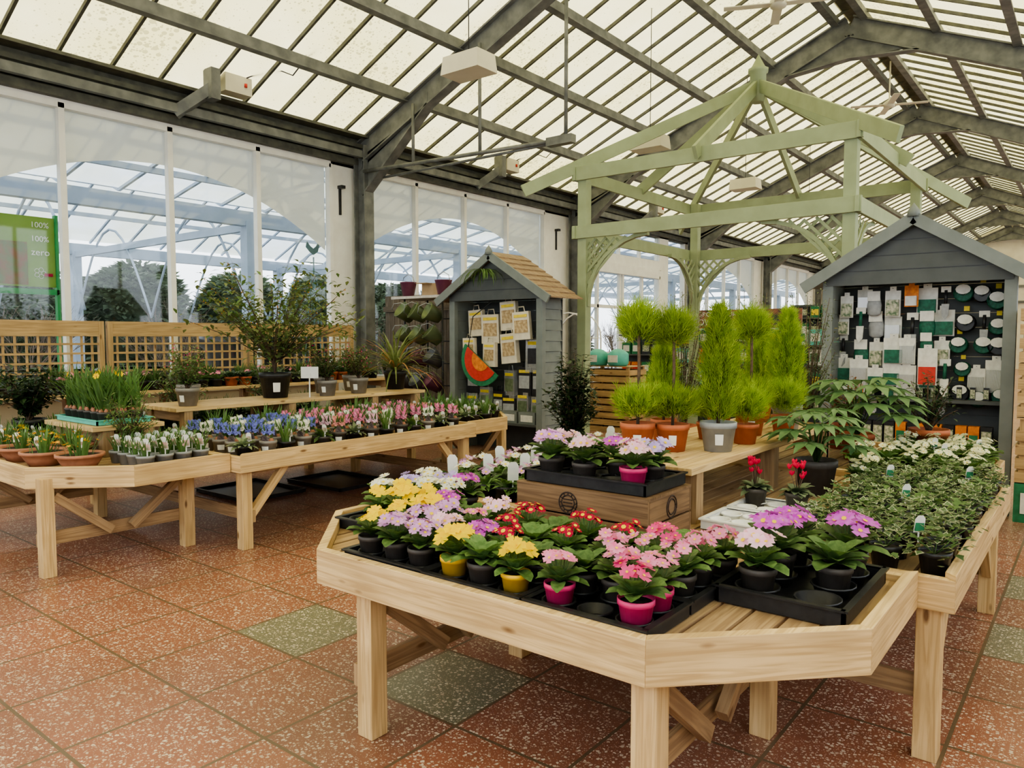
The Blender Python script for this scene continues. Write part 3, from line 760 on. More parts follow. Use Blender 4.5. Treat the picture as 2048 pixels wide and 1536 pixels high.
items=[card(.15,.24,CARD,CLEAR),card(.12,.22,CARD,MIXP),pouch(GREYP,CARD),card(.16,.22,CARD,WIRE,.45),pouch(WIRE,CARD),tool(BLACK,GREYP),card(.15,.26,CARD,CLEAR,.3),card(.12,.2,ORG,CARD,.5),tool(WIRE,CARD)]
reels=[reel(WIRE,BLACK),reel(WIRE,CARD),reel(BLACK,WIRE)]
nm=['garden_tie_packet','plant_label_packet','clip_pouch','netting_packet','twine_pouch','hand_tool','clip_bag','glove_pack','hand_tool']
yb=SY+.5-.05
rowz=(2.08,1.84,1.60,1.36,1.14)
for ri,z in enumerate(rowz):
    for ci in range(10):
        x=RXs-.68+ci*.15+U(-.03,.03); zz=z+U(-.06,.04)
        if ri==4 and ci in(4,5): continue
        if ci>=7 and R()<.85:
            place(reels[(ri+ci)%3],'wire_reel','reel of green garden wire on a hanging card','garden wire',(x,yb-.06,zz-.09),0,U(.95,1.2),'hanging wire reels')
        else:
            k=(0,1,2,3,4,5,6,8)[int(R()*8)] if (ri,ci) not in ((0,4),) else 7
            place(items[k],nm[k],'hanging garden accessory pack on a carded hook','packet',(x,yb-.08-U(0,.12),zz),U(-.15,.15),U(.9,1.2),'hanging accessory packs')
place(card(.17,.36,CARD,RED,.5),'seed_marker_pack','large red and white hanging pack','packet',(RXs+.10,yb-.22,1.50),0,1)
bx=MB(); bx.box(-.045,.045,-.05,.05,0,.24,ORG); bx2=MB(); bx2.box(-.035,.035,-.054,-.05,.04,.16,GCARD); bp=proto([('carton',bx),('picture',bx2)])
bx=MB(); bx.box(-.045,.045,-.05,.05,0,.24,BLACK); bx2=MB(); bx2.box(-.04,.04,-.054,-.05,.03,.2,MIXP); bpk=proto([('carton',bx),('picture',bx2)])
for i in range(13): place(bp if i>4 and i%3 else bpk,'fertiliser_carton','printed carton of plant feed on the shed shelf','box',(RXs-.62+i*.103,SY+.2,.53),0,1,'plant feed cartons')
for i in range(12): place(bp if i in(1,5) else bpk,'fertiliser_carton','printed carton of plant feed on the shed shelf','box',(RXs-.62+i*.11,SY+.3,1.011),0,.5,'plant feed cartons')
# left shed bags
def bag(w,h,m,m2):
    a=MB()
    prof_=[(-w/2,0),(w/2,0),(w/2*.96,h),(-w/2*.96,h)]
    a.prism([(x,-.03,z-h) for x,z in prof_],[(x,.03,z-h) for x,z in prof_],m)
    b=MB(); b.box(-w*.38,w*.38,-.036,-.031,-h*.75,-h*.3,m2); b.box(-w*.38,w*.38,-.036,-.031,-h*.2,-h*.1,YC)
    c=MB(); c.tube([(-w*.2,0,0),(-w*.15,0,.06),(w*.15,0,.06),(w*.2,0,0)],.008,m,5)
    return proto([('bag_body',a),('printed_panel',b),('handle',c)])
TANB=mat('buff_paper',(.66,.60,.48),(.57,.51,.39),12,.7)
bg=bag(.24,.34,TANB,TANP); bg2=bag(.26,.36,CLEAR,BLACK); bg3=bag(.18,.34,CLEAR,SAGE); bg4=bag(.2,.34,BLACK,GREYP)
for k,(x,z,s) in enumerate(((-.50,2.0,1.1),(-.20,1.93,1.2),(.14,2.1,1.15),(.17,1.66,1.2),(-.14,1.54,1.0),(-.5,1.6,.9),(.45,1.95,1.1))): place(bg,'bulb_bag','buff printed bag with carry handle hanging in the shed','bag',(LX+x,SY+.2-.03*k,z),U(-.15,.15),s,'buff carry bags').rotation_euler=(0,U(-.12,.12),U(-.15,.15))
for x,z in ((.56,1.6),): place(bg2,'netting_bag','clear plastic bag of dark garden netting','bag',(LX+x,SY+.24,z),U(-.2,.2),1.3,'clear netting bags')
for k,(x,z) in enumerate(((.1,1.15),(.36,1.2),(.33,.85),(.6,1.2),(.58,.8),(-.1,.85),(-.35,.9),(-.58,1.2),(-.6,.8),(.08,.8))): place(bg4 if k%2 else bg3,'hanging_pack','plastic hanging pack of garden cord','bag',(LX+x,SY+.24,z),U(-.2,.2),1.15,'hanging cord packs')
e=thing('half_round_sign','half round green and red garden sign','sign',(LX-.20,SY-.04,1.30),0)
def arcp(r,y,a0,a1,K=16,dx=0,dz=0): return [(dx+r*math.cos(a0+(a1-a0)*i/K),y,dz+r*math.sin(a0+(a1-a0)*i/K)) for i in range(K+1)]
A0,A1=math.pi*.80,math.pi*1.80
b=MB(); b.prism(arcp(.37,-.01,A0,A1),arcp(.37,.01,A0,A1),GCARD); obj('board',b,e)
b=MB(); b.prism(arcp(.30,-.02,A0,A1),arcp(.30,-.011,A0,A1),RED); obj('printed_panel',b,e)
b=MB(); b.prism(arcp(.16,-.026,A0,A1),arcp(.16,-.021,A0,A1),ORG); obj('inner_panel',b,e)
b=MB(); b.tube([(-.25,0,.15),(-.2,.05,.6),(.1,.1,.8)],.008,BLACK,5); obj('cord',b,e)
# trailing plant at the gable
b=MB()
for k in range(46):
    a=R()*6.28; b.blade((U(-.06,.06),U(-.05,.05),.02),a,.5,-1.5,U(.15,.5),.02,MLEAF,5)
place(proto([('foliage',b)]),'trailing_plant','trailing green plant hanging from the shed gable','hanging plant',(LX-.02,SY-.2,2.5),0,1)
b=MB(); b.box(-.14,.14,-.1,.1,0,.16,SLATEL); b2=MB(); b2.box(-.1,.1,-.104,-.1,.03,.12,CARD); bp2=proto([('carton',b),('panel',b2)])
for i in range(4):
    place(bp2,'storage_box','dark grey box on the shed shelf','box',(LX-.45+i*.31,SY+.2,.43),0,1,'dark boxes on shed shelf')
# fence + bucket rack
e=thing('fence_panel','weathered close-board timber fence panel','fence',(-9,9.0,0))
b=MB(); x=-9.85
while x<-8.0: b.box(x,x+.11,8.98,9.0,0,2.32,OLDW); x+=.122
wpart(e,'boards',b)
for za,zb in ((2.05,2.14),(.5,.6)): b=MB(); b.box(-9.85,-8.0,8.93,8.975,za,zb,OLDW); wpart(e,'rail',b)
e=thing('bucket_rack','black metal rack with a pale top shelf','rack',(-8.1,8.3,0))
b=MB()
for x in (-8.5,-7.7):
    for y in (8.15,8.65): b.tube([(x,y,0),(x,y,2.2)],.015,BLACK)
for z in (.5,.85,1.2,1.55,1.9):
    for y in (8.15,8.65): b.tube([(-8.5,y,z),(-7.7,y,z)],.01,BLACK)
wpart(e,'rack_frame',b); b=MB(); b.box(-8.75,-7.6,8.1,8.75,2.2,2.24,mat('pale_shelf',(.6,.55,.5))); wpart(e,'shelf',b)
BG=mat('green_bucket_metal',(.17,.21,.10),(.13,.17,.08),8,.35,metal=.3); BD=mat('dark_bucket_metal',(.13,.14,.15),(.09,.095,.11),8,.3,metal=.4); BP=mat('plum_bucket_metal',(.16,.05,.10),None,8,.3,metal=.3)
def bucket(m):
    a=MB(); a.lathe([(.09,0),(.135,.22),(.142,.23),(.142,.24),(.13,.24),(.085,.01)],m,20)
    c=MB(); c.tube([(-.14,0,.22),(-.11,0,.32),(0,0,.37),(.11,0,.32),(.14,0,.22)],.006,GREYP,5)
    return proto([('bucket_body',a),('handle',c)])
bk=[bucket(BG),bucket(BD),bucket(BP)]; bn=['olive green','dark grey','plum']
for ri in range(5):
    for ci in range(3):
        k=0 if ri>=3 else (1 if (ri+ci)%3 else 2)
        o=place(bk[k],'metal_bucket',bn[k]+' metal bucket tilted on the rack','bucket',(-8.38+ci*.3,8.18,.50+ri*.35),0,1,'metal buckets on rack'); o.rotation_euler=(.75+U(-.1,.2),U(-.9,-.3),0)
b=MB(); b.box(-.22,.22,-.15,.15,0,.2,BRN); b2=MB(); b2.box(-.22,-.02,-.3,-.15,.19,.2,BRN); bb=proto([('carton',b),('flap',b2)])
place(bb,'cardboard_box','open brown cardboard box on the rack shelf','box',(-8.1,8.5,2.24),.1,1)
for x,k in ((-8.55,2),(-7.8,2)): place(bk[k],'metal_bucket',bn[k]+' metal bucket standing on the top shelf','bucket',(x,8.28,2.24),0,.95)
# ---------------------------------------------------------------- pots and plants
def potmb(r,h,m,rim=.012,n_=18,bowl=False):
    b=MB()
    if bowl: pr_=[(r*.62,0),(r*.82,h*.45),(r*.94,h*.78),(r*1.02,h*.8),(r*1.02,h),(r*.94,h),(r*.9,h*.85)]
    else: pr_=[(r*.74,0),(r*.94,h*.8),(r,h*.8),(r,h),(r*.93,h),(r*.9,h*.86)]
    b.lathe(pr_,m,n_); s=MB(); s.disc(r*.91,h*.86,SOIL,n_)
    return b,s
def sticker(r,h,az=-1.1,wd=.5):
    b=MB(); K=4
    def rr(z): return r*(.74+.2*z/(h*.8))+.0015
    z0,z1=h*.25,h*.62
    pts=[(rr(z)*math.cos(az-wd/2+wd*i/K),rr(z)*math.sin(az-wd/2+wd*i/K),z) for z in (z0,z1) for i in range(K+1)]
    i0=[b.av(p) for p in pts]
    for i in range(K): b.af((i0[i],i0[i+1],i0[K+2+i],i0[K+1+i]),LAB)
    return b
def tagmb(h,w=.035,m=LAB,m2=LABP,x=.03,lean=.15):
    b=MB(); b.prism([(x-w/2,-.03,h),(x+w/2,-.03,h),(x+w/2,-.03-lean*.1,h+w*1.4),(x+w*.25,-.03-lean*.12,h+w*1.75),(x-w*.25,-.03-lean*.12,h+w*1.75),(x-w/2,-.03-lean*.1,h+w*1.4)],[(x-w/2,-.028,h),(x+w/2,-.028,h),(x+w/2,-.028-lean*.1,h+w*1.4),(x+w*.25,-.028-lean*.12,h+w*1.75),(x-w*.25,-.028-lean*.12,h+w*1.75),(x-w/2,-.028-lean*.1,h+w*1.4)],m)
    if m2 is not m: b.box(x-w/2+.003,x+w/2-.003,-.036-lean*.03,-.033,h+w*.2,h+w*1.1,m2)
    b.box(x-.004,x+.004,-.031,-.029,h-.05,h,m)
    return b
def primrose(pm,fm,eye=EYE,nf=13,fr=.027,h=.09,r=.058,spread=.055,eyer=.3,leafm_=PLEAF,two=None,nl=17):
    p,s=potmb(r,h,pm); L=MB(); F=MB()
    for k in range(nl):
        a=k*2.4+U(-.2,.2); q=k/nl; e0=.6+.65*q+U(-.1,.1)
        L.blade((0,0,h*.95),a,e0,e0-.95+.3*q+U(-.15,.15),U(.09,.125),U(.05,.065),leafm_,7,lambda t:((.22+.78*math.sin(math.pi*min(1,max(0,t-.05))*.93))*(1+.10*math.sin(t*22))) if t<.98 else .12,.32)
    ox,oy=U(-.012,.012),U(-.012,.012)
    for k in range(nf):
        a=k*2.4+U(-.35,.35); rr=spread*math.sqrt((k+.5)/nf)*U(.8,1.15); z=h+.102-rr*rr*4+U(-.018,.014)
        c=Vector((ox+rr*math.cos(a),oy+rr*math.sin(a),z)); nn=Vector((math.cos(a)*rr*11+U(-.3,.3)+.12,math.sin(a)*rr*11+U(-.3,.3)-.2,1)).normalized()
        F.flower(c,nn,fr*U(.85,1.1),fm,None if eyer==0 else EYEO if two else eye,5,.12,eyer)
        L.tube([(0,0,h*.9),c-nn*.004],.0018,GLEAF,4)
    return proto([('pot',p),('soil',s),('foliage',L)]+([('flowers',F)] if nf else []))
PV={}
def prim(color,pot='d',var=0):
    key=(color,pot,var)
    if key not in PV:
        pm={'d':DPOT,'y':YPOT,'p':PPOT,'k':BLACK,'g':GPOT}[pot]
        if color=='green': PV[key]=primrose(pm,PET['white'],nf=0,nl=22)
        elif color=='redyel': PV[key]=primrose(pm,PET['red'],EYE,10,.023,eyer=.42,spread=.056)
        elif color=='yellow': PV[key]=primrose(pm,PET['yellow'],EYEO,9,.041,spread=.058,eyer=.08)
        elif color=='smallyellow': PV[key]=primrose(pm,PET['yellow'],EYEO,6,.033,spread=.048,eyer=.08)
        elif color=='few': PV[key]=primrose(pm,PET['pink'],EYE,6,.026,spread=.045)
        elif color in('pink','hotpink'): PV[key]=primrose(pm,PET[color],EYE,10,.029,spread=.058,eyer=.18)
        else: PV[key]=primrose(pm,PET[color],EYE,12,.031,eyer=.24,spread=.068)
    return PV[key]
cname=dict(yellow='large golden yellow blooms',smallyellow='a few yellow blooms',lilac='lilac blooms',palepink='pale pink blooms',pink='pink blooms',hotpink='deep pink blooms',magenta='magenta purple blooms',redyel='dark red and yellow blooms',violet='blue-violet blooms',white='white blooms',cream='cream blooms',few='a few pink blooms',green='leaves only')
pn={'d':'dark pot','y':'yellow pot','p':'pink pot','k':'black pot','g':'grey pot'}
def P(x,y,z,c,pot='d',s=1.0):
    place(prim(c,pot,random.randint(0,2)),'potted_primrose','primrose with %s in a %s'%(cname[c],pn[pot]),'potted plant',(x,y,z),U(-.5,.5),s*U(.92,1.03),'potted primroses')
def tray(w,d,nx,ny,m=BLACK,h=.045,cup=.053):
    b=MB(); 
    b.prism([(-w/2+.015,-d/2+.015,0),(w/2-.015,-d/2+.015,0),(w/2-.015,d/2-.015,0),(-w/2+.015,d/2-.015,0)],[(-w/2+.01,-d/2+.01,.012),(w/2-.01,-d/2+.01,.012),(w/2-.01,d/2-.01,.012),(-w/2+.01,d/2-.01,.012)],m)
    for x0,x1,y0,y1 in ((-w/2,w/2,-d/2,-d/2+.012),(-w/2,w/2,d/2-.012,d/2),(-w/2,-w/2+.012,-d/2,d/2),(w/2-.012,w/2,-d/2,d/2)): b.box(x0,x1,y0,y1,.004,h,m)
    for x0,x1,y0,y1 in ((-w/2-.008,w/2+.008,-d/2-.01,-d/2+.012),(-w/2-.008,w/2+.008,d/2-.012,d/2+.01),(-w/2-.01,-w/2+.012,-d/2,d/2),(w/2-.012,w/2+.01,-d/2,d/2)): b.box(x0,x1,y0,y1,h-.004,h+.003,m)
    c=MB()
    for i in range(nx):
        for j in range(ny):
            x=(i-(nx-1)/2)*(w-.02)/nx; y=(j-(ny-1)/2)*(d-.02)/ny
            c.lathe([(cup*.8,.013),(cup,h-.006),(cup+.006,h-.004),(cup+.006,h-.01)],m,16,(x,y,0))
    return proto([('tray_base',b),('cups',c)])
T1=tray(.44,.30,3,2,h=.05); T2=tray(.64,.38,5,3,h=.055,cup=.05); T3=tray(.56,.42,3,2,h=.06,cup=.07)
def Tr(pr_,x,y,z,rot=0,lab='black plastic carrier tray with round pot cups',nm_='carrier_tray'):
    place(pr_,nm_,lab,'tray',(x,y,z),rot,1,'black carrier trays')
Z0=ZT+.001; ZC=ZT+.022
rows={(-2.16,2.085):['smallyellow','lilac','lilac','smallyellow:y','lilac','palepink'],
(-1.70,2.075):['yellow:y','green','yellow:y','magenta','redyel','green'],
(-1.235,2.075):['pink:p','.','hotpink:p','green','pink','pink:p'],
(-2.62,2.42):['.','smallyellow','yellow','white','smallyellow','smallyellow'],
(-2.16,2.40):['yellow','lilac','few','magenta','green','palepink'],
(-1.70,2.39):['redyel','green','redyel','redyel','green','redyel'],
(-1.235,2.39):['pink','few','pink','redyel','hotpink','pink'],
(-2.62,2.73):['violet','white','white','white','violet','magenta']}
for (tx,ty),L_ in rows.items():
    Tr(T1,tx,ty,Z0,0)
    for k,cc in enumerate(L_):
        if cc=='.': continue
        c,_,pt_=cc.partition(':'); i=k%3;j=k//3
        P(tx+(i-1)*.14+U(-.006,.006),ty+(j-.5)*.14,ZC,c,pt_ or 'd',.98)
P(-1.08,2.64,Z0,'pink'); P(-1.24,2.66,Z0,'green')
Tr(T3,-.80,2.70,Z0,math.pi/2)
for x,y,c in ((-.9,2.88,'magenta'),(-.70,2.88,'magenta'),(-.9,2.70,'magenta'),(-.9,2.52,'palepink'),(-.70,2.70,'green')): P(x,y,ZC,c,'d',1.2)
# crate
e=thing('wooden_crate','dark stained wooden crate with round stamped emblems','crate',(-1.8,3.0,Z0))
cx0,cx1,cy0,cy1=-2.15,-1.46,2.78,3.2
for sx in ((cx0,cx1,cy0,cy0+.015),(cx0,cx1,cy1-.015,cy1)):
    for z in (ZT+.002,ZT+.116):
        b=MB(); b.box(sx[0],sx[1],sx[2],sx[3],z,z+.105,CRATEW); wpart(e,'board',b,bev=.002)
for sx in ((cx0,cx0+.015),(cx1-.015,cx1)):
    for z in (ZT+.002,ZT+.116):
        b=MB(); b.box(sx[0],sx[1],cy0+.016,cy1-.016,z,z+.105,CRATEW); wpart(e,'board',b,bev=.002)
for x in (cx0+.04,cx1-.04):
    for y in (cy0+.036,cy1-.036): b=MB(); b.box(x-.02,x+.02,y-.02,y+.02,ZT+.002,ZT+.22,CRATEW); wpart(e,'corner_post',b)
b=MB(); b.box(cx0,cx1,cy0,cy1,ZT+.221,ZT+.233,CRATEW); wpart(e,'lid',b)
STAMP=mat('stamp_ink',(.03,.02,.015),(.05,.03,.025),60,.8)
EZ=ZT+.165
b=MB()
for rr in (.048,.034): b.tube([(-1.86+rr*math.cos(t),cy0-.001,EZ+rr*math.sin(t)) for t in [i*6.2832/24 for i in range(25)]],.0035,STAMP,4)
for k in range(12):
    t=k*.5236; b.tube([(-1.86+.036*math.cos(t),cy0-.001,EZ+.036*math.sin(t)),(-1.86+.046*math.cos(t),cy0-.001,EZ+.046*math.sin(t))],.003,STAMP,4)
for dz in (-.015,0,.015): b.tube([(-1.885,cy0-.001,EZ+dz),(-1.835,cy0-.001,EZ+dz)],.003,STAMP,4)
for rr in (.048,.034): b.tube([(cx1+.001,3.0+rr*math.cos(t),EZ+rr*math.sin(t)) for t in [i*6.2832/24 for i in range(25)]],.0035,STAMP,4)
wpart(e,'emblem',b)
ZU=ZT+.234; Tr(T2,-1.8,2.99,ZU,0,'large black carrier tray of primroses on a crate')
for x,y,c,pt_ in ((-2.02,2.88,'lilac','d'),(-1.83,2.87,'palepink','d'),(-1.58,2.87,'palepink','p'),(-1.56,3.01,'violet','d'),(-1.74,3.02,'magenta','d'),(-2.05,3.03,'palepink','d'),(-1.92,3.13,'green','d'),(-1.66,3.14,'green','d')): P(x,y,ZU+.016,c,pt_,1.05)
# filler plants -------------
def smallplant(pm,r,h,leaf,kind='dome',nl=40,fl=None,nf=0,tag=None,tagm=LABP,bowl=False):
    p,s=potmb(r,h,pm,n_=16,bowl=bowl); L=MB();F=MB()
    for k in range(nl):
        a=R()*6.28; 
        if kind=='dome':
            el=U(.1,1.4); d=r*U(0,.7); L.blade((d*math.cos(a)*.6,d*math.sin(a)*.6,h*.88),a,el,el-.8,U(.05,.09)*r/.05,U(.02,.03)*r/.05,leaf,3)
        elif kind=='strap':
            el=U(1.15,1.55); d=r*U(0,.6); L.blade((d*math.cos(a),d*math.sin(a),h*.85),a,el,el-U(.1,.6),U(.09,.15)*min(1.3,r/.05),U(.012,.018),leaf,4,lambda t:1-.8*t*t,.3)
    for k in range(nf):
        a=k*2.4; rr=r*.9*math.sqrt((k+.5)/nf)
        if kind=='strap': F.flower((rr*math.cos(a),rr*math.sin(a),h+U(.04,.1)),(U(-.5,.5),U(-.5,.5),1),.016,fl,EYE,6,.5)
        else: F.flower((rr*math.cos(a),rr*math.sin(a),h+.06+U(0,.03)),(math.cos(a)*.6,math.sin(a)*.6,1),.022*r/.05,fl,EYE,5,.15,.25)
    out=[('pot',p),('soil',s),('foliage',L)]
    if nf: out.append(('flowers',F))
    if tag: out.append(('label_tag',tagmb(h+.03,tag,LAB,tagm)))
    return proto(out)
def hyacinth(fm,pm):
    p,s=potmb(.053,.085,pm,n_=14); L=MB();F=MB()
    for q in range(2):
        ox,oy=.02*math.cos(q*3.1),.02*math.sin(q*3.1)
        L.lathe([(.012,0),(.018,.012),(.008,.03)],TERRAB,8,(ox,oy,.07))
        for k in range(6):
            a=R()*6.28; L.blade((ox,oy,.085),a,1.45,1.0,U(.08,.13),.018,GLEAF,4,lambda t:1-.75*t*t,.5)
        H=U(.045,.06)
        for k in range(26):
            a=k*2.4; z=.125+H*k/24; F.flower((ox+.015*math.cos(a),oy+.015*math.sin(a),z),(math.cos(a),math.sin(a),.3),.012,fm,None,5,.3)
    return proto([('pot',p),('soil',s),('foliage',L),('flowers',F),('label_tag',tagmb(.05,.04,LABK,LABP,0,.2)),('pot_sticker',sticker(.053,.085,-1.57,.9))])
hy={k:hyacinth(PET[k],GPOT if k in('blue','white') else DPOT) for k in ('blue','pink','salmon','white','palepink')}
fil=[smallplant(BLACK,.06,.07,SAGE,'dome',40,tag=.03),smallplant(DPOT,.06,.07,MLEAF,'dome',44,tag=.03),smallplant(BLACK,.06,.07,GLEAF,'strap',34,tag=.03),smallplant(DPOT,.06,.07,OLIVE,'dome',44,PET['yellow'],2)]
fname=['silvery leaved alpine','green rosette alpine','grassy bulb shoots','olive leaved plant with yellow flowers']
snow=smallplant(LPOT,.06,.085,GLEAF,'strap',18,PET['white'],7,tag=.05)
croc=smallplant(TERRAB,.155,.105,GLEAF,'strap',30,PET['orange'],12,tag=.04,bowl=True)
def inpoly_end(x,y,x0,x1,yf,c): return (x-x0)+(y-yf)>c+.12 and (x1-x)+(y-yf)>c+.12
# left end table
for x,y in ((-6.95,2.10),(-6.6,2.10),(-6.25,2.10),(-5.9,2.12),(-5.56,2.22),(-6.1,2.38)): place(croc,'crocus_bowl','shallow terracotta bowl planted with orange crocus shoots','potted plant',(x,y,Z0),None,1,'terracotta crocus bowls')
for i in range(4):
    for j in range(5):
        x=-5.2-.135*i; y=2.5+.135*j
        if inpoly_end(x,y,-7.57,-5.09,1.88,.49) and y<3.0: place(snow,'potted_snowdrop','snowdrop in a light grey pot with picture label','potted plant',(x,y,Z0),U(-.3,.3)+.6,1.05,'potted snowdrops')
for i in range(12):
    for j in range(6):
        x=-7.4+.14*i; y=2.35+.135*j
        if x>-5.85 or (y>2.4 and -6.88<x<-5.85) or y>3.0: continue
        if abs(x+6.1)<.2 and y<2.55: continue
        if not inpoly_end(x,y,-7.57,-5.09,1.88,.49): continue
        k=(i+j*2)%4; place(fil[k],'small_potted_plant',fname[k]+' in a small pot','potted plant',(x,y,Z0),U(-.3,.3)+.6,1.1,'small spring plants')
# left middle table
for i in range(7):
    for j in range(20):
        x=-5.09-.18*i+U(-.015,.015); y=3.21+.178*j+U(-.015,.015)
        if 5.6<y<5.87 or x<-6.32: continue
        if y>5.85 and not ((-5.09-x)+(6.9-y)>.65 and x<-5.2): continue
        if y>6.75: continue
        ang=U(-.3,.3)+.7
        if i<5 and y<5.6 and (i*5+j*3)%6!=0:
            if j<5: k='blue' if (i+j)%3 else 'white'
            else: k=('pink','pink','salmon','palepink','pink','white')[(j//2+i)%6]
            place(hy[k],'potted_hyacinth',{'blue':'blue','white':'white','pink':'deep pink','palepink':'pale pink','salmon':'salmon pink'}[k]+' hyacinths in a small pot with picture label','potted plant',(x,y,Z0),ang,1.28,'potted hyacinths')
        else:
            k=(i*3+j)%3; place(fil[k],'small_potted_plant',fname[k]+' in a small pot','potted plant',(x,y,Z0),ang,1.25,'small spring plants')
for j in range(20):
    for i in range(2):
        y=3.3+.165*j
        if 5.6<y<5.9 or y>6.2: continue
        k=(i+j)%4; place(fil[k],'small_potted_plant',fname[k]+' in a small pot','potted plant',(-7.22-.17*i,y,Z0),U(0,1),1.4,'small spring plants')
# daffodils
td=tray(.74,.42,1,1,TURQ,.04,.05)
place(td[:1],'turquoise_tray','turquoise plastic tray holding potted daffodils','tray',(-6.34,2.72,.931),0,1)
def daff(nf):
    p,s=potmb(.055,.085,DPOT,n_=14); L=MB();F=MB()
    for k in range(24):
        a=R()*6.28; L.blade((U(-.03,.03),U(-.03,.03),.07),a,U(1.1,1.57),U(.5,1.4),U(.24,.42),.015,GLEAF,5,lambda t:1-.7*t**3,.2)
    for k in range(nf):
        x,y=U(-.08,.08),U(-.08,.08); z=U(.33,.40); F.flower((x,y,z),(U(-1,1),U(-1,1),.4),.026,PET['yellow'],EYEO,6,.3,.35)
        L.tube([(0,0,.07),(x,y,z)],.003,GLEAF,4)
    b=MB()
    for k in range(5): b.lathe([(.008,0),(.018,.014),(.006,.035)],TERRAB,8,(.03*math.cos(k*1.26),.03*math.sin(k*1.26),.075))
    return proto([('pot',p),('soil',s),('foliage',L)]+([('flowers',F)] if nf else [])+[('bulbs',b)])
df=[daff(0),daff(0),daff(1)]
for i in range(6):
    for j in range(3): place(df[(i+j*2)%3],'potted_daffodil','long daffodil leaves in a dark pot','potted plant',(-6.64+.12*i,2.6+.12*j,.945),None,1,'potted daffodils')
# woody plants
def shrub(pm,r,h,H,spread,leaf,n_=12,ll=.05,lw=.018,trunk_h=0,bowl=False,dens=26,berries=None,up=.9,nar=.4,jit=.12,leaf2=None):
    p,s=potmb(r,h,pm,bowl=bowl,n_=22); B=MB();L=MB();F=MB()
    for k in range(n_):
        a=k*2.4+U(-.3,.3); p0=Vector((0,0,h*.85)); p1=Vector((U(-.02,.02),U(-.02,.02),h+trunk_h)); 
        q=(k+.5)/n_; top=Vector((math.cos(a)*spread*U(.5,1)*(1-nar*q),math.sin(a)*spread*U(.5,1)*(1-nar*q),h+trunk_h+(H-trunk_h)*(.35+.65*q)))
        mid=p1.lerp(top,.5)+Vector((0,0,-.08*H if up<.8 else .05*H)); pts=[p0,p1,mid,top]
        B.tube(pts,.006*(1+r*4),BARK,5,.002)
        for j in range(dens):
            t=U(.15,1.03); qq=(p1.lerp(mid,t*2) if t<.5 else mid.lerp(top,t*2-1))+Vector((U(-1,1),U(-1,1),U(-1,1)))*spread*jit
            az=R()*6.28; el=U(-.2,1.0); L.blade(qq,az,el,el-.5,ll*U(.7,1.2),lw,leaf if not leaf2 or j%3 else leaf2,2)
        if berries:
            for j in range(3):
                t=U(.5,1); qq=mid.lerp(top,t)+Vector((U(-.03,.03),U(-.03,.03),0)); F.lathe([(.001,-.006),(.008,0),(.001,.006)],berries,6,qq)
    if berries: B.v+=[]; 
    out=[('pot',p),('soil',s),('branches',B),('foliage',L),('pot_sticker',sticker(r,h))]
    if berries: out.append(('berries',F))
    return proto(out)
py=shrub(BLACK,.165,.26,1.12,1.15,OLIVE,34,.10,.038,.10,dens=52,berries=PET['orange'],nar=.45,jit=.09,leaf2=MLEAF)
place(py,'potted_pyracantha','tall arching berried shrub in a large black pot','potted shrub',(-6.76,4.62,.981),.6,1)
camel=shrub(BLACK,.17,.3,1.08,.45,DLEAF,36,.09,.045,.02,dens=46,nar=.7)
place(camel,'potted_camellia','dark glossy leaved camellia bush in a black pot','potted shrub',(-4.85,7.35,0),0,1.04)
sh1=shrub(GPOT,.12,.19,.36,.24,MLEAF,16,.05,.025,dens=30); sh2=shrub(GPOT,.12,.19,.44,.28,OLIVE,16,.055,.024,dens=30,berries=PET['hotpink'])
for x,y,k in ((-6.52,5.1,0),(-6.54,5.55,1),(-6.55,3.55,0),(-6.9,5.35,1),(-6.9,3.75,1),(-6.95,5.8,0)): place((sh1,sh2)[k],'potted_shrub','small leafy shrub in a taupe plastic pot','potted shrub',(x,y,.981),0,U(.85,1.05),'young shrubs on bench')
dk=shrub(BLACK,.14,.22,.5,.32,DLEAF,24,.075,.04,dens=40)
place(dk,'potted_laurel','dense dark green laurel in a black pot','potted shrub',(-7.25,2.5,Z0),0,.95)
mix1=shrub(BLACK,.12,.16,.5,.35,MLEAF,22,.06,.02,dens=34,leaf2=OLIVE)
for x,y,s_ in ((-5.68,2.62,.75),(-7.35,3.9,1.0),(-7.3,4.9,1.0)): place(mix1,'feathery_shrub','loose feathery green shrub in a black pot','potted shrub',(x,y,Z0),None,s_,'feathery shrubs')
# cordyline
p,s=potmb(.14,.22,BLACK); L=MB()
for k in range(90):
    a=k*2.4; el=1.45-1.1*(k/90); L.blade((0,0,.22),a,el,el-U(.8,1.5),U(.6,.8),.030,OLIVE if k%4 else RUST,6,lambda t:(.5+.5*t if t<.5 else 1.4*(1-t)+.15),.3)
place(proto([('pot',p),('soil',s),('foliage',L)]),'potted_cordyline','spiky arching cordyline in a black pot','potted plant',(-6.75,6.3,.981),0,1)
# small sign
e=thing('price_card','small white card sign on a stake','sign',(-6.5,4.86,.98),.7); b=MB(); b.box(-.09,.09,-.004,.004,.2,.32,LAB); obj('card',b,e); b=MB(); b.box(-.006,.006,-.012,-.004,0,.25,LAB); obj('stake',b,e)
# back bench plants
bt=[smallplant(BLACK,.08,.1,SAGE,'dome',40),smallplant(BLACK,.08,.1,MLEAF,'dome',40,PET['pink'],4),smallplant(TERRA,.08,.1,DLEAF,'dome',40),smallplant(BLACK,.09,.1,MLEAF,'strap',50)]
for j in range(33):
    for i in range(3):
        y=1.35+j*.195
        if y>7.75: continue
        k=(i*2+j//2)%4; place(bt[k],'bedding_pot','low bedding plant in a small pot','potted plant',(-8.62-.2*i,y,1.001),None,U(.9,1.25),'bedding plants by trellis')
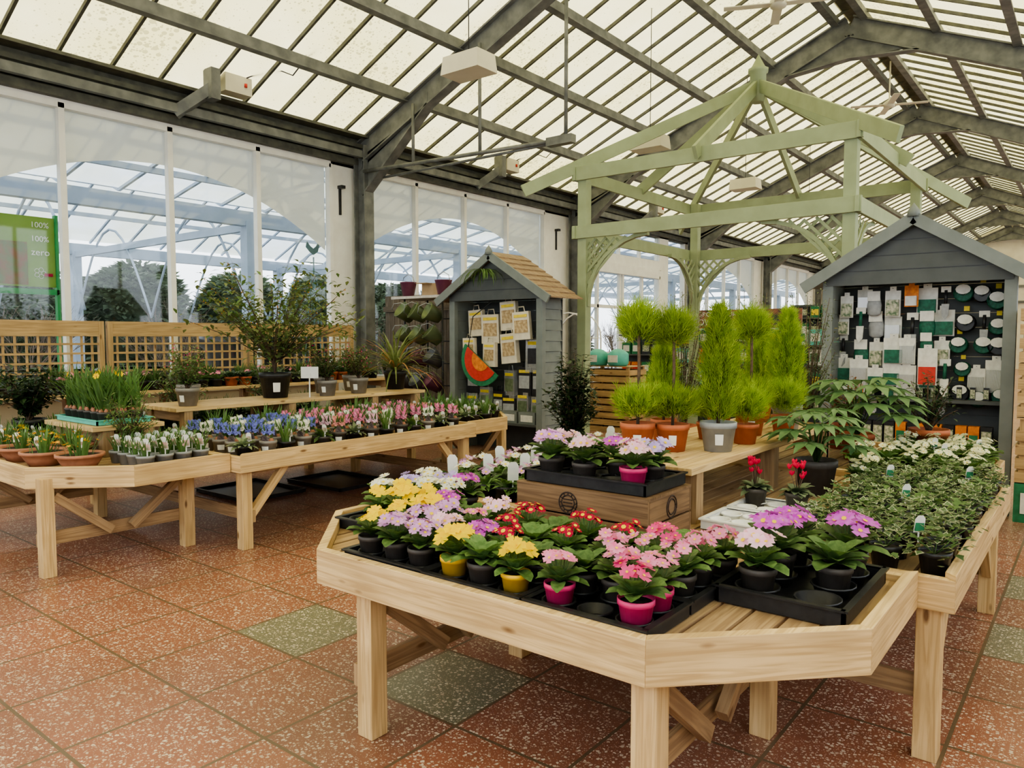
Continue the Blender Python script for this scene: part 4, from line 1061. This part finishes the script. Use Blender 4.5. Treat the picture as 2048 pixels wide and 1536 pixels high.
# floor mats under left tables
b=tray(.9,.7,1,1,BLACK,.04,.01)
for x,y in ((-6.9,4.4),(-6.6,5.3)): place(b[:1],'black_floor_tray','flat black plastic tray lying on the floor','tray',(x,y,.001),0,1,'floor trays')
# near middle table: labelled spring plants
hel=smallplant(BLACK,.06,.08,PLEAF,'dome',38,tag=.055,tagm=LAB); hel2=smallplant(BLACK,.06,.08,PLEAF,'dome',34,PET['lilac'],4)
hel3=smallplant(BLACK,.06,.08,SAGE,'dome',38,PET['white'],5)
for i in range(6):
    for j in range(13):
        x=-3.0+.145*i; y=3.22+.15*j
        if x>-2.27 or y>5.05: continue
        k=(i*2+j)%3 if i<4 else 0; place((hel,hel2,hel3)[k],'labelled_spring_plant','leafy spring plant in a black pot','potted plant',(x,y,Z0),U(-.4,.4)+.6,1.1,'labelled spring plants')
# cyclamen on white trays
def cyc():
    p,s=potmb(.055,.09,DPOT); L=MB();F=MB()
    for k in range(30):
        a=R()*6.28; el=U(.3,1.2); L.blade((0,0,.08),a,el,el-1.0,U(.07,.1),.045,SAGE,4)
    for k in range(11):
        a=R()*6.28; rr=U(0,.06); c=Vector((rr*math.cos(a),rr*math.sin(a),U(.15,.22))); L.tube([(0,0,.08),c],.0018,BARK,4)
        for q in range(5): F.blade(c,a+q*1.257,.5,1.4,.03,.018,PET['crimson'],3)
    return proto([('pot',p),('soil',s),('foliage',L),('flowers',F)])
cy=cyc(); tw=tray(.34,.30,3,2,WTRAY,.05,.045)
for x,y in ((-1.29,3.46),(-1.29,3.80)): place(tw,'polystyrene_tray','white moulded tray with empty pot cups','tray',(x,y,Z0),0,1,'white moulded trays')
for x,y in ((-1.40,3.86),(-1.19,3.87)): place(cy,'potted_cyclamen','red cyclamen in a dark pot','potted plant',(x,y,ZC),None,1.1,'red cyclamen')
# ivy
def ivy():
    p,s=potmb(.055,.085,BLACK,n_=14); L=MB(); hh=U(.14,.18)
    for k in range(70):
        a=R()*6.28; rr=U(0,.09); z=hh-rr*rr*12+U(-.03,.025); az=a+U(-.6,.6); el=U(-.6,.7)
        c=Vector((rr*math.cos(a),rr*math.sin(a),z)); sz=U(.012,.020)
        f=Vector((math.cos(az)*math.cos(el),math.sin(az)*math.cos(el),math.sin(el)))
        sd=Vector((-math.sin(az),math.cos(az),0)); nrm=f.cross(sd); pts=[(0,0),(.35,.95),(.9,.45),(1.6,0),(.9,-.45),(.35,-.95)]
        L.af([L.av(c+f*u*sz+sd*v*sz) for u,v in pts],IVYC if k%3 else MLEAF)
        if k%3:
            for q in (.0012,-.0012): L.af([L.av(c+f*(.15+u*.72)*sz+sd*v*.68*sz+nrm*q) for u,v in pts],IVYG)
    for k in range(8):
        a=k*.8; L.tube([(0,0,.07),(.07*math.cos(a),.07*math.sin(a),.13)],.0015,GLEAF,4)
    return proto([('pot',p),('soil',s),('foliage',L)])
iv=[ivy() for _ in range(4)]
for i in range(4):
    for j in range(12):
        x=-.47-.165*i+U(-.012,.012); y=3.22+.165*j+U(-.012,.012)
        if x<-1.0 and y<4.15: continue
        if y>5.08: continue
        place(iv[(i+j*3)%4],'potted_ivy','cream variegated trailing ivy in a black pot','potted plant',(x,y,Z0),None,U(1.0,1.2),'variegated ivy pots')
wp=primrose(BLACK,PET['cream'],EYE,10,.024,h=.08,r=.055,spread=.060,eyer=.2,nl=22); 
for i in range(5):
    for j in range(11):
        x=-.6-.165*i; y=4.72+.165*j if i>1 else 5.32+.165*j
        if i>1 and 5.1<y<5.27: continue
        if (-.5-x)+(6.75-y)<.62: continue
        if x<-1.15 and (y>5.7 or y<5.2): continue
        if y>6.6: continue
        if y<5.2 and (i<3): continue
        place(wp,'cream_primula','cream flowered primula in a black pot','potted plant',(x,y,Z0),None,U(.95,1.05),'cream primulas')
tagp=proto([('card',tagmb(.0,.05,LAB,GCARD,0))])
for x,y in ((-.55,3.28),(-.72,3.95),(-.55,4.7),(-.9,4.5),(-.8,5.6),(-.65,6.0),(-.9,5.9)): place(tagp,'plant_label','white and green plant label standing among the pots','label',(x,y,.84),.7,.8,'plant labels')
# fatsia
def fatsia(pm,r,h,H,S,n_=13,ls=.15):
    p,s=potmb(r,h,pm,n_=22); L=MB();B=MB()
    for k in range(n_):
        a=k*2.4; q=(k+.5)/n_; rr=S*(1-.55*q)*U(.75,1); c=Vector((rr*math.cos(a),rr*math.sin(a),h+H*(.3+.7*q)))
        B.tube([(0,0,h*.85),(rr*.3*math.cos(a),rr*.3*math.sin(a),h+H*(.3+.5*q)),c],.006,GLEAF,5,.004)
        for m_ in range(8):
            az=a+(m_-3.5)*.62; l=ls*(1.25-.12*abs(m_-3.5)); L.blade(c,az,.1,-.55,l,l*.36,FATS,4,lambda t:(.35+1.3*t if t<.5 else 2*(1-t)+.02),.25)
    return proto([('pot',p),('soil',s),('stems',B),('foliage',L)])
place(fatsia(DPOT,.12,.2,.30,.27,17,.14),'potted_fatsia','broad palmate leaved fatsia in a dark pot','potted plant',(-1.28,4.5,Z0),0,1)
place(fatsia(TERRA,.12,.2,.42,.42,19,.20),'potted_fatsia','large palmate leaved fatsia in a terracotta coloured pot','potted plant',(-1.4,5.95,Z0),1,1)
rs=shrub(TERRA,.13,.2,.38,.25,DLEAF,16,.04,.02,dens=30)
place(rs,'potted_shrub','dark leaved shrub in a terracotta coloured pot','potted shrub',(-1.0,6.38,Z0),0,1.1)
rr_=shrub(TERRA,.12,.2,.4,.25,RUST,18,.05,.015,dens=30)
place(rr_,'potted_heather','rusty orange foliage shrub in a terracotta coloured pot','potted shrub',(-1.65,6.5,Z0),0,1)
tall=shrub(TERRA,.12,.2,1.15,.30,SAGE,30,.035,.012,dens=90,up=1,leaf2=OLIVE)
for x,y,r_ in ((-1.9,6.35,0),(-2.3,6.15,2),(-2.68,5.7,1)):
    place(tall,'potted_rosemary','tall wispy rosemary shrub in a terracotta coloured pot','potted shrub',(x,y,Z0),r_,.97)
# conifers
def fol(L,c,rx,rz_,n_,m,kind='ball',ll=(.05,.10),tip=None):
    lob=[(R()*6.28,R(),U(.75,1.25)) for _ in range(10)]
    for k in range(n_):
        a=R()*6.28; mm=m
        if kind=='ball':
            v=U(-1,1); w=math.sqrt(1-v*v); rr=U(.2,1)*U(.75,1.2); q=Vector((c[0]+rx*rr*w*math.cos(a),c[1]+rx*rr*w*math.sin(a),c[2]+rz_*v*rr)); el=1.05+.3*v+U(-.5,.4)
        else:
            t=R()**.9; f_=1.0
            for la,lt,ls in lob:
                if abs(t-lt)<.14 and math.cos(a-la)>.6: f_=ls
            rr=f_*rx*min(1,(t*5+.35))*min(1,(1-t)**.7*1.5)*U(.3,1.15); q=Vector((c[0]+rr*math.cos(a),c[1]+rr*math.sin(a),c[2]+rz_*t)); el=U(.8,1.5)
        if tip and k%3==0: mm=tip
        d=Vector((math.cos(a)*math.cos(el),math.sin(a)*math.cos(el),math.sin(el))); sd=d.cross(Vector((U(-1,1),U(-1,1),U(-1,1)))).normalized()
        l=U(*ll); L.quadleaf(q,d,sd,l,.004,mm)
        for sg in (-1,1):
            L.quadleaf(q+d*l*.2,(d+sd*sg*.6).normalized(),sd,l*.45,.0035,mm); L.quadleaf(q+d*l*.5,(d+sd*sg*.5).normalized(),sd,l*.4,.0035,mm)
def conifer(pm,r,h,kind,dens=1):
    p,s=potmb(r,h,pm,n_=22); L=MB();B=MB(); ST=sticker(r,h)
    if kind=='col':
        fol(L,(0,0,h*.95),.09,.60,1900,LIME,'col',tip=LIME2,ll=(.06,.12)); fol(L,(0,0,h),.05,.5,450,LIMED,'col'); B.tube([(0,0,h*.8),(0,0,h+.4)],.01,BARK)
        return proto([('pot',p),('soil',s),('trunk',B),('foliage',L),('pot_sticker',ST)])
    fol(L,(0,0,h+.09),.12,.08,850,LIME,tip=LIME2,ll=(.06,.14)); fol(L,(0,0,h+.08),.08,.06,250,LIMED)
    B.tube([(0,0,h*.8),(.005,0,h+.3),(0,0,h+.60)],.009,BARK)
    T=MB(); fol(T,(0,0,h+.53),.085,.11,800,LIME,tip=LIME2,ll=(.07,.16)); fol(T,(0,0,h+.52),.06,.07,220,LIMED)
    return proto([('pot',p),('soil',s),('trunk',B),('lower_foliage',L),('crown',T),('pot_sticker',ST)])
def bushc(pm,r,h):
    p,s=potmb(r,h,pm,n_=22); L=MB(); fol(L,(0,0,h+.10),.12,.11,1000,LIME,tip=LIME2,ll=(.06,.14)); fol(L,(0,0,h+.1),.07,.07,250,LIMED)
    return proto([('pot',p),('soil',s),('foliage',L)])
cc=conifer(LPOT,.1,.16,'col'); cl=[conifer(TERRA,.1,.16,'lol'),conifer(TERRA,.1,.16,'lol')]; cc2=conifer(TERRA,.1,.16,'col'); cb_=bushc(TERRA,.09,.13)
place(cc,'potted_conifer','narrow lime green conifer in a light grey pot','potted conifer',(-1.64,3.93,.981),0,1,'potted lime conifers')
place(cc,'potted_conifer','narrow lime green conifer in a light grey pot','potted conifer',(-1.68,5.2,.981),2,1.02,'potted lime conifers')
for x,y,s in ((-2.08,4.15,.8),(-2.0,4.8,.85),(-1.98,5.5,.95)):
    place(cc2,'potted_conifer','narrow lime green conifer in a terracotta coloured pot','potted conifer',(x,y,.981),None,s,'potted lime conifers')
for x,y,s,k in ((-1.99,3.66,.97,0),(-1.84,3.78,.93,1),(-1.75,4.7,.97,1)):
    place(cl[k],'conifer_standard','standard lime green conifer in a terracotta coloured pot','potted conifer',(x,y,.981),0,s,'potted lime conifers')
for x,y,s in ((-1.63,4.30,.9),(-1.62,4.95,.9),(-1.88,4.35,.8)):
    place(cb_,'conifer_bush','low lime green conifer in a terracotta coloured pot','potted conifer',(x,y,.981),0,s,'potted lime conifers')
# ---------------------------------------------------------------- mid background
pk=[]
for m1,m2 in ((GCARD,YC),(CARD,GCARD),(TURQ,CARD),(ORG,RED),(GCARD,CARD),(BLACK,MIXP)):
    a=MB(); a.box(-.11,.11,-.05,.05,0,.27,m1); b2=MB(); b2.box(-.08,.08,-.054,-.05,.06,.2,m2); pk.append(proto([('bag_body',a),('printed_panel',b2)]))
def stand(x0,x1,y,zs,H,lab,off=0):
    e=thing('product_display_stand',lab,'display stand',((x0+x1)/2,y,0))
    b=MB(); b.box(x0,x1,y+.2,y+.4,0,H,SLATE); wpart(e,'stand_body',b)
    for z in zs: b=MB(); b.box(x0,x1,y-.2,y+.199,z,z+.03,SLATE); wpart(e,'shelf',b)
    for zi,z in enumerate(zs):
        K=int((x1-x0-.2)/.255)
        for i in range(K): place(pk[(i//2+zi+off)%6],'garden_product_box','coloured garden product box on the display stand','box',(x0+.15+i*.255,y-.05,z+.03),0,1,'boxes on display stands')
    return e
e=stand(-6.6,-3.2,13.6,(.3,.7,1.1,1.45),1.75,'wide display stand with a garden banner and rows of packets')
b=MB(); b.box(-6.1,-4.1,13.38,13.41,1.78,2.12,mat('banner_print',(.05,.06,.045),(.35,.12,.08),7,.5)); wpart(e,'banner',b)
for x in (-6.05,-4.15): b=MB(); b.box(x-.015,x+.015,13.411,13.44,1.48,2.12,BLACK); wpart(e,'banner_post',b)
xb=-6.02-e.location.x
textmesh(e,'lettering','GROW YOUR',.12,LAB,(xb,-.225,2.0),(math.pi/2,0,0)); textmesh(e,'lettering','OWN',.16,LAB,(xb,-.225,1.84),(math.pi/2,0,0))
stand(-8.9,-6.6,15.6,(.3,.75,1.2,1.65),2.05,'dark shelving stand packed with garden products',2)
stand(-6.0,-3.0,18.5,(.3,.75,1.2,1.65,2.05),2.4,'tall dark shelving stand packed with garden products',1)
stand(-9.0,-6.5,23.5,(.3,.75,1.2,1.65,2.05),2.4,'tall dark shelving stand packed with garden products',3)
# wooden crates with teal sacks
def slatcrate(x,y,z,w,d,h,lab):
    e=thing('slatted_crate',lab,'crate',(x,y,z)); b=MB()
    k=0
    while k*.12+.09<=h:
        z0=z+k*.12
        b.box(x-w/2,x+w/2,y-d/2,y-d/2+.018,z0,z0+.09,TRELW); b.box(x-w/2,x+w/2,y+d/2-.018,y+d/2,z0,z0+.09,TRELW)
        b.box(x-w/2,x-w/2+.018,y-d/2+.02,y+d/2-.02,z0,z0+.09,TRELW); b.box(x+w/2-.018,x+w/2,y-d/2+.02,y+d/2-.02,z0,z0+.09,TRELW); k+=1
    wpart(e,'slats',b)
    for sx in (-1,1):
        for sy in (-1,1): b=MB(); b.box(x+sx*(w/2-.05)-.025,x+sx*(w/2-.05)+.025,y+sy*(d/2-.045)-.025,y+sy*(d/2-.045)+.025,z,z+h,TRELW); wpart(e,'corner_post',b)
    b=MB(); b.box(x-w/2,x+w/2,y-d/2,y+d/2,z+h,z+h+.012,TRELW); wpart(e,'top_board',b)
slatcrate(-6.6,11.3,0,.9,.6,.6,'slatted pine crate on the floor'); slatcrate(-6.6,11.3,.613,.9,.6,.5,'slatted pine crate stacked on another')
sk=MB(); sk.lathe([(.15,0),(.18,.04),(.18,.2),(.1,.26),(.04,.28)],TURQ,10); sk2=MB(); sk2.box(-.09,.09,-.19,-.175,.06,.18,CARD); skp=proto([('sack_body',sk),('printed_panel',sk2)])
for x,y in ((-6.85,11.15),(-6.45,11.15),(-6.65,11.5)): place(skp,'compost_sack','teal plastic sack of plant food on a crate','sack',(x,y,1.13),0,1,'teal sacks')
for zz,h in ((.35,.55),(.92,.45),(1.39,.45)): slatcrate(-.22,8.05,zz,.66,.55,h,'weathered slatted crate in a tall stack')
b=MB(); b.box(-.55,.12,7.78,8.32,0,.34,GCARD); b2=MB(); b2.box(-.5,.08,7.77,7.78,.08,.26,CARD); place(proto([('bin_body',b),('front_panel',b2)]),'green_bin','dark green box under stacked crates','box',(0,0,0),0,1)
# garden arch
e=thing('garden_arch','thin white metal garden arch','arch',(-8.3,12.6,0)); b=MB()
for y in (12.4,12.8):
    b.tube([(-8.8,y,0),(-8.8,y,1.6)]+[(-8.3-.5*math.cos(t),y,1.6+.5*math.sin(t)) for t in [i*math.pi/10 for i in range(11)]]+[(-7.8,y,0)],.015,WHITE)
for z in (.4,.8,1.2,1.6):
    for x in (-8.8,-7.8): b.tube([(x,12.4,z),(x,12.8,z)],.01,WHITE)
wpart(e,'arch_frame',b)
for i in range(8):
    place((sh1,rs)[i%2],'potted_shrub','leafy shrub on the distant display','potted shrub',(-8.5+U(-.2,.2)+(i%4)*1.6,20.5+(i//4)*6.0,0),None,2.4,'distant display shrubs')
# ---------------------------------------------------------------- ceiling fixtures
HB=mat('cream_box',(.66,.62,.48),(.60,.56,.43),3,.5)
for y in (6.37,10.6,14.55,18.6):
    e=thing('hanging_lamp_box','cream rectangular lamp box hanging from the roof','ceiling lamp',(-5.6,y,4.5),group='hanging lamp boxes')
    b=MB(); b.prism([(-.27,-.17,0),(.27,-.17,0),(.27,.17,0),(-.27,.17,0)],[(-.25,-.15,.2),(.25,-.15,.2),(.25,.15,.2),(-.25,.15,.2)],HB); obj('housing',b,e)
    b=MB(); b.tube([(0,0,.2),(0,0,rz(-5.6)-4.5-.2)],.006,BLACK,5); obj('suspension_rod',b,e)
for y in (5.93,12.0,18.4):
    e=thing('vent_motor','cream roof vent motor with a red button bolted to the rail','motor',(-9.5,y,5.05),group='roof vent motors')
    b=MB(); b.box(-.1,.12,-.2,.2,-.12,.12,HB); b.lathe([(.05,0),(.05,.06)],HB,12,(0,0,.12)); obj('housing',b,e)
    b=MB(); b.box(.0,.2,-.45,-.32,-.3,.1,STEEL); b.beam((.1,-.38,-.15),(-.2,-.75,-.5),.12,.14,STEEL); obj('bracket',b,e)
    b=MB(); b.lathe([(.02,0),(.02,.05),(0,.055)],RED,10,(.13,.1,-.02)); obj('button',b,e)
    b=MB(); b.tube([(.1,.1,.1),(.3,.4,.3),(.5,.6,.2),(.9,.7,.55)],.01,BLACK,5); obj('cable',b,e)
for x,y,z in ((-3.8,11.0,6.35),(-3.7,17.6,6.5)):
    e=thing('ceiling_fan','white four-blade ceiling fan at rest','ceiling fan',(x,y,z),.4,group='ceiling fans')
    b=MB(); b.lathe([(.02,-.05),(.11,-.04),(.12,.04),(.04,.1),(.015,.12),(.015,.9)],HB,16); obj('motor',b,e)
    for k in range(4):
        b=MB(); b.M=Matrix.Rotation(k*math.pi/2,4,'Z'); b.beam((.1,0,0),(.75,0,.01),.13,.012,HB); obj('blade',b,e)
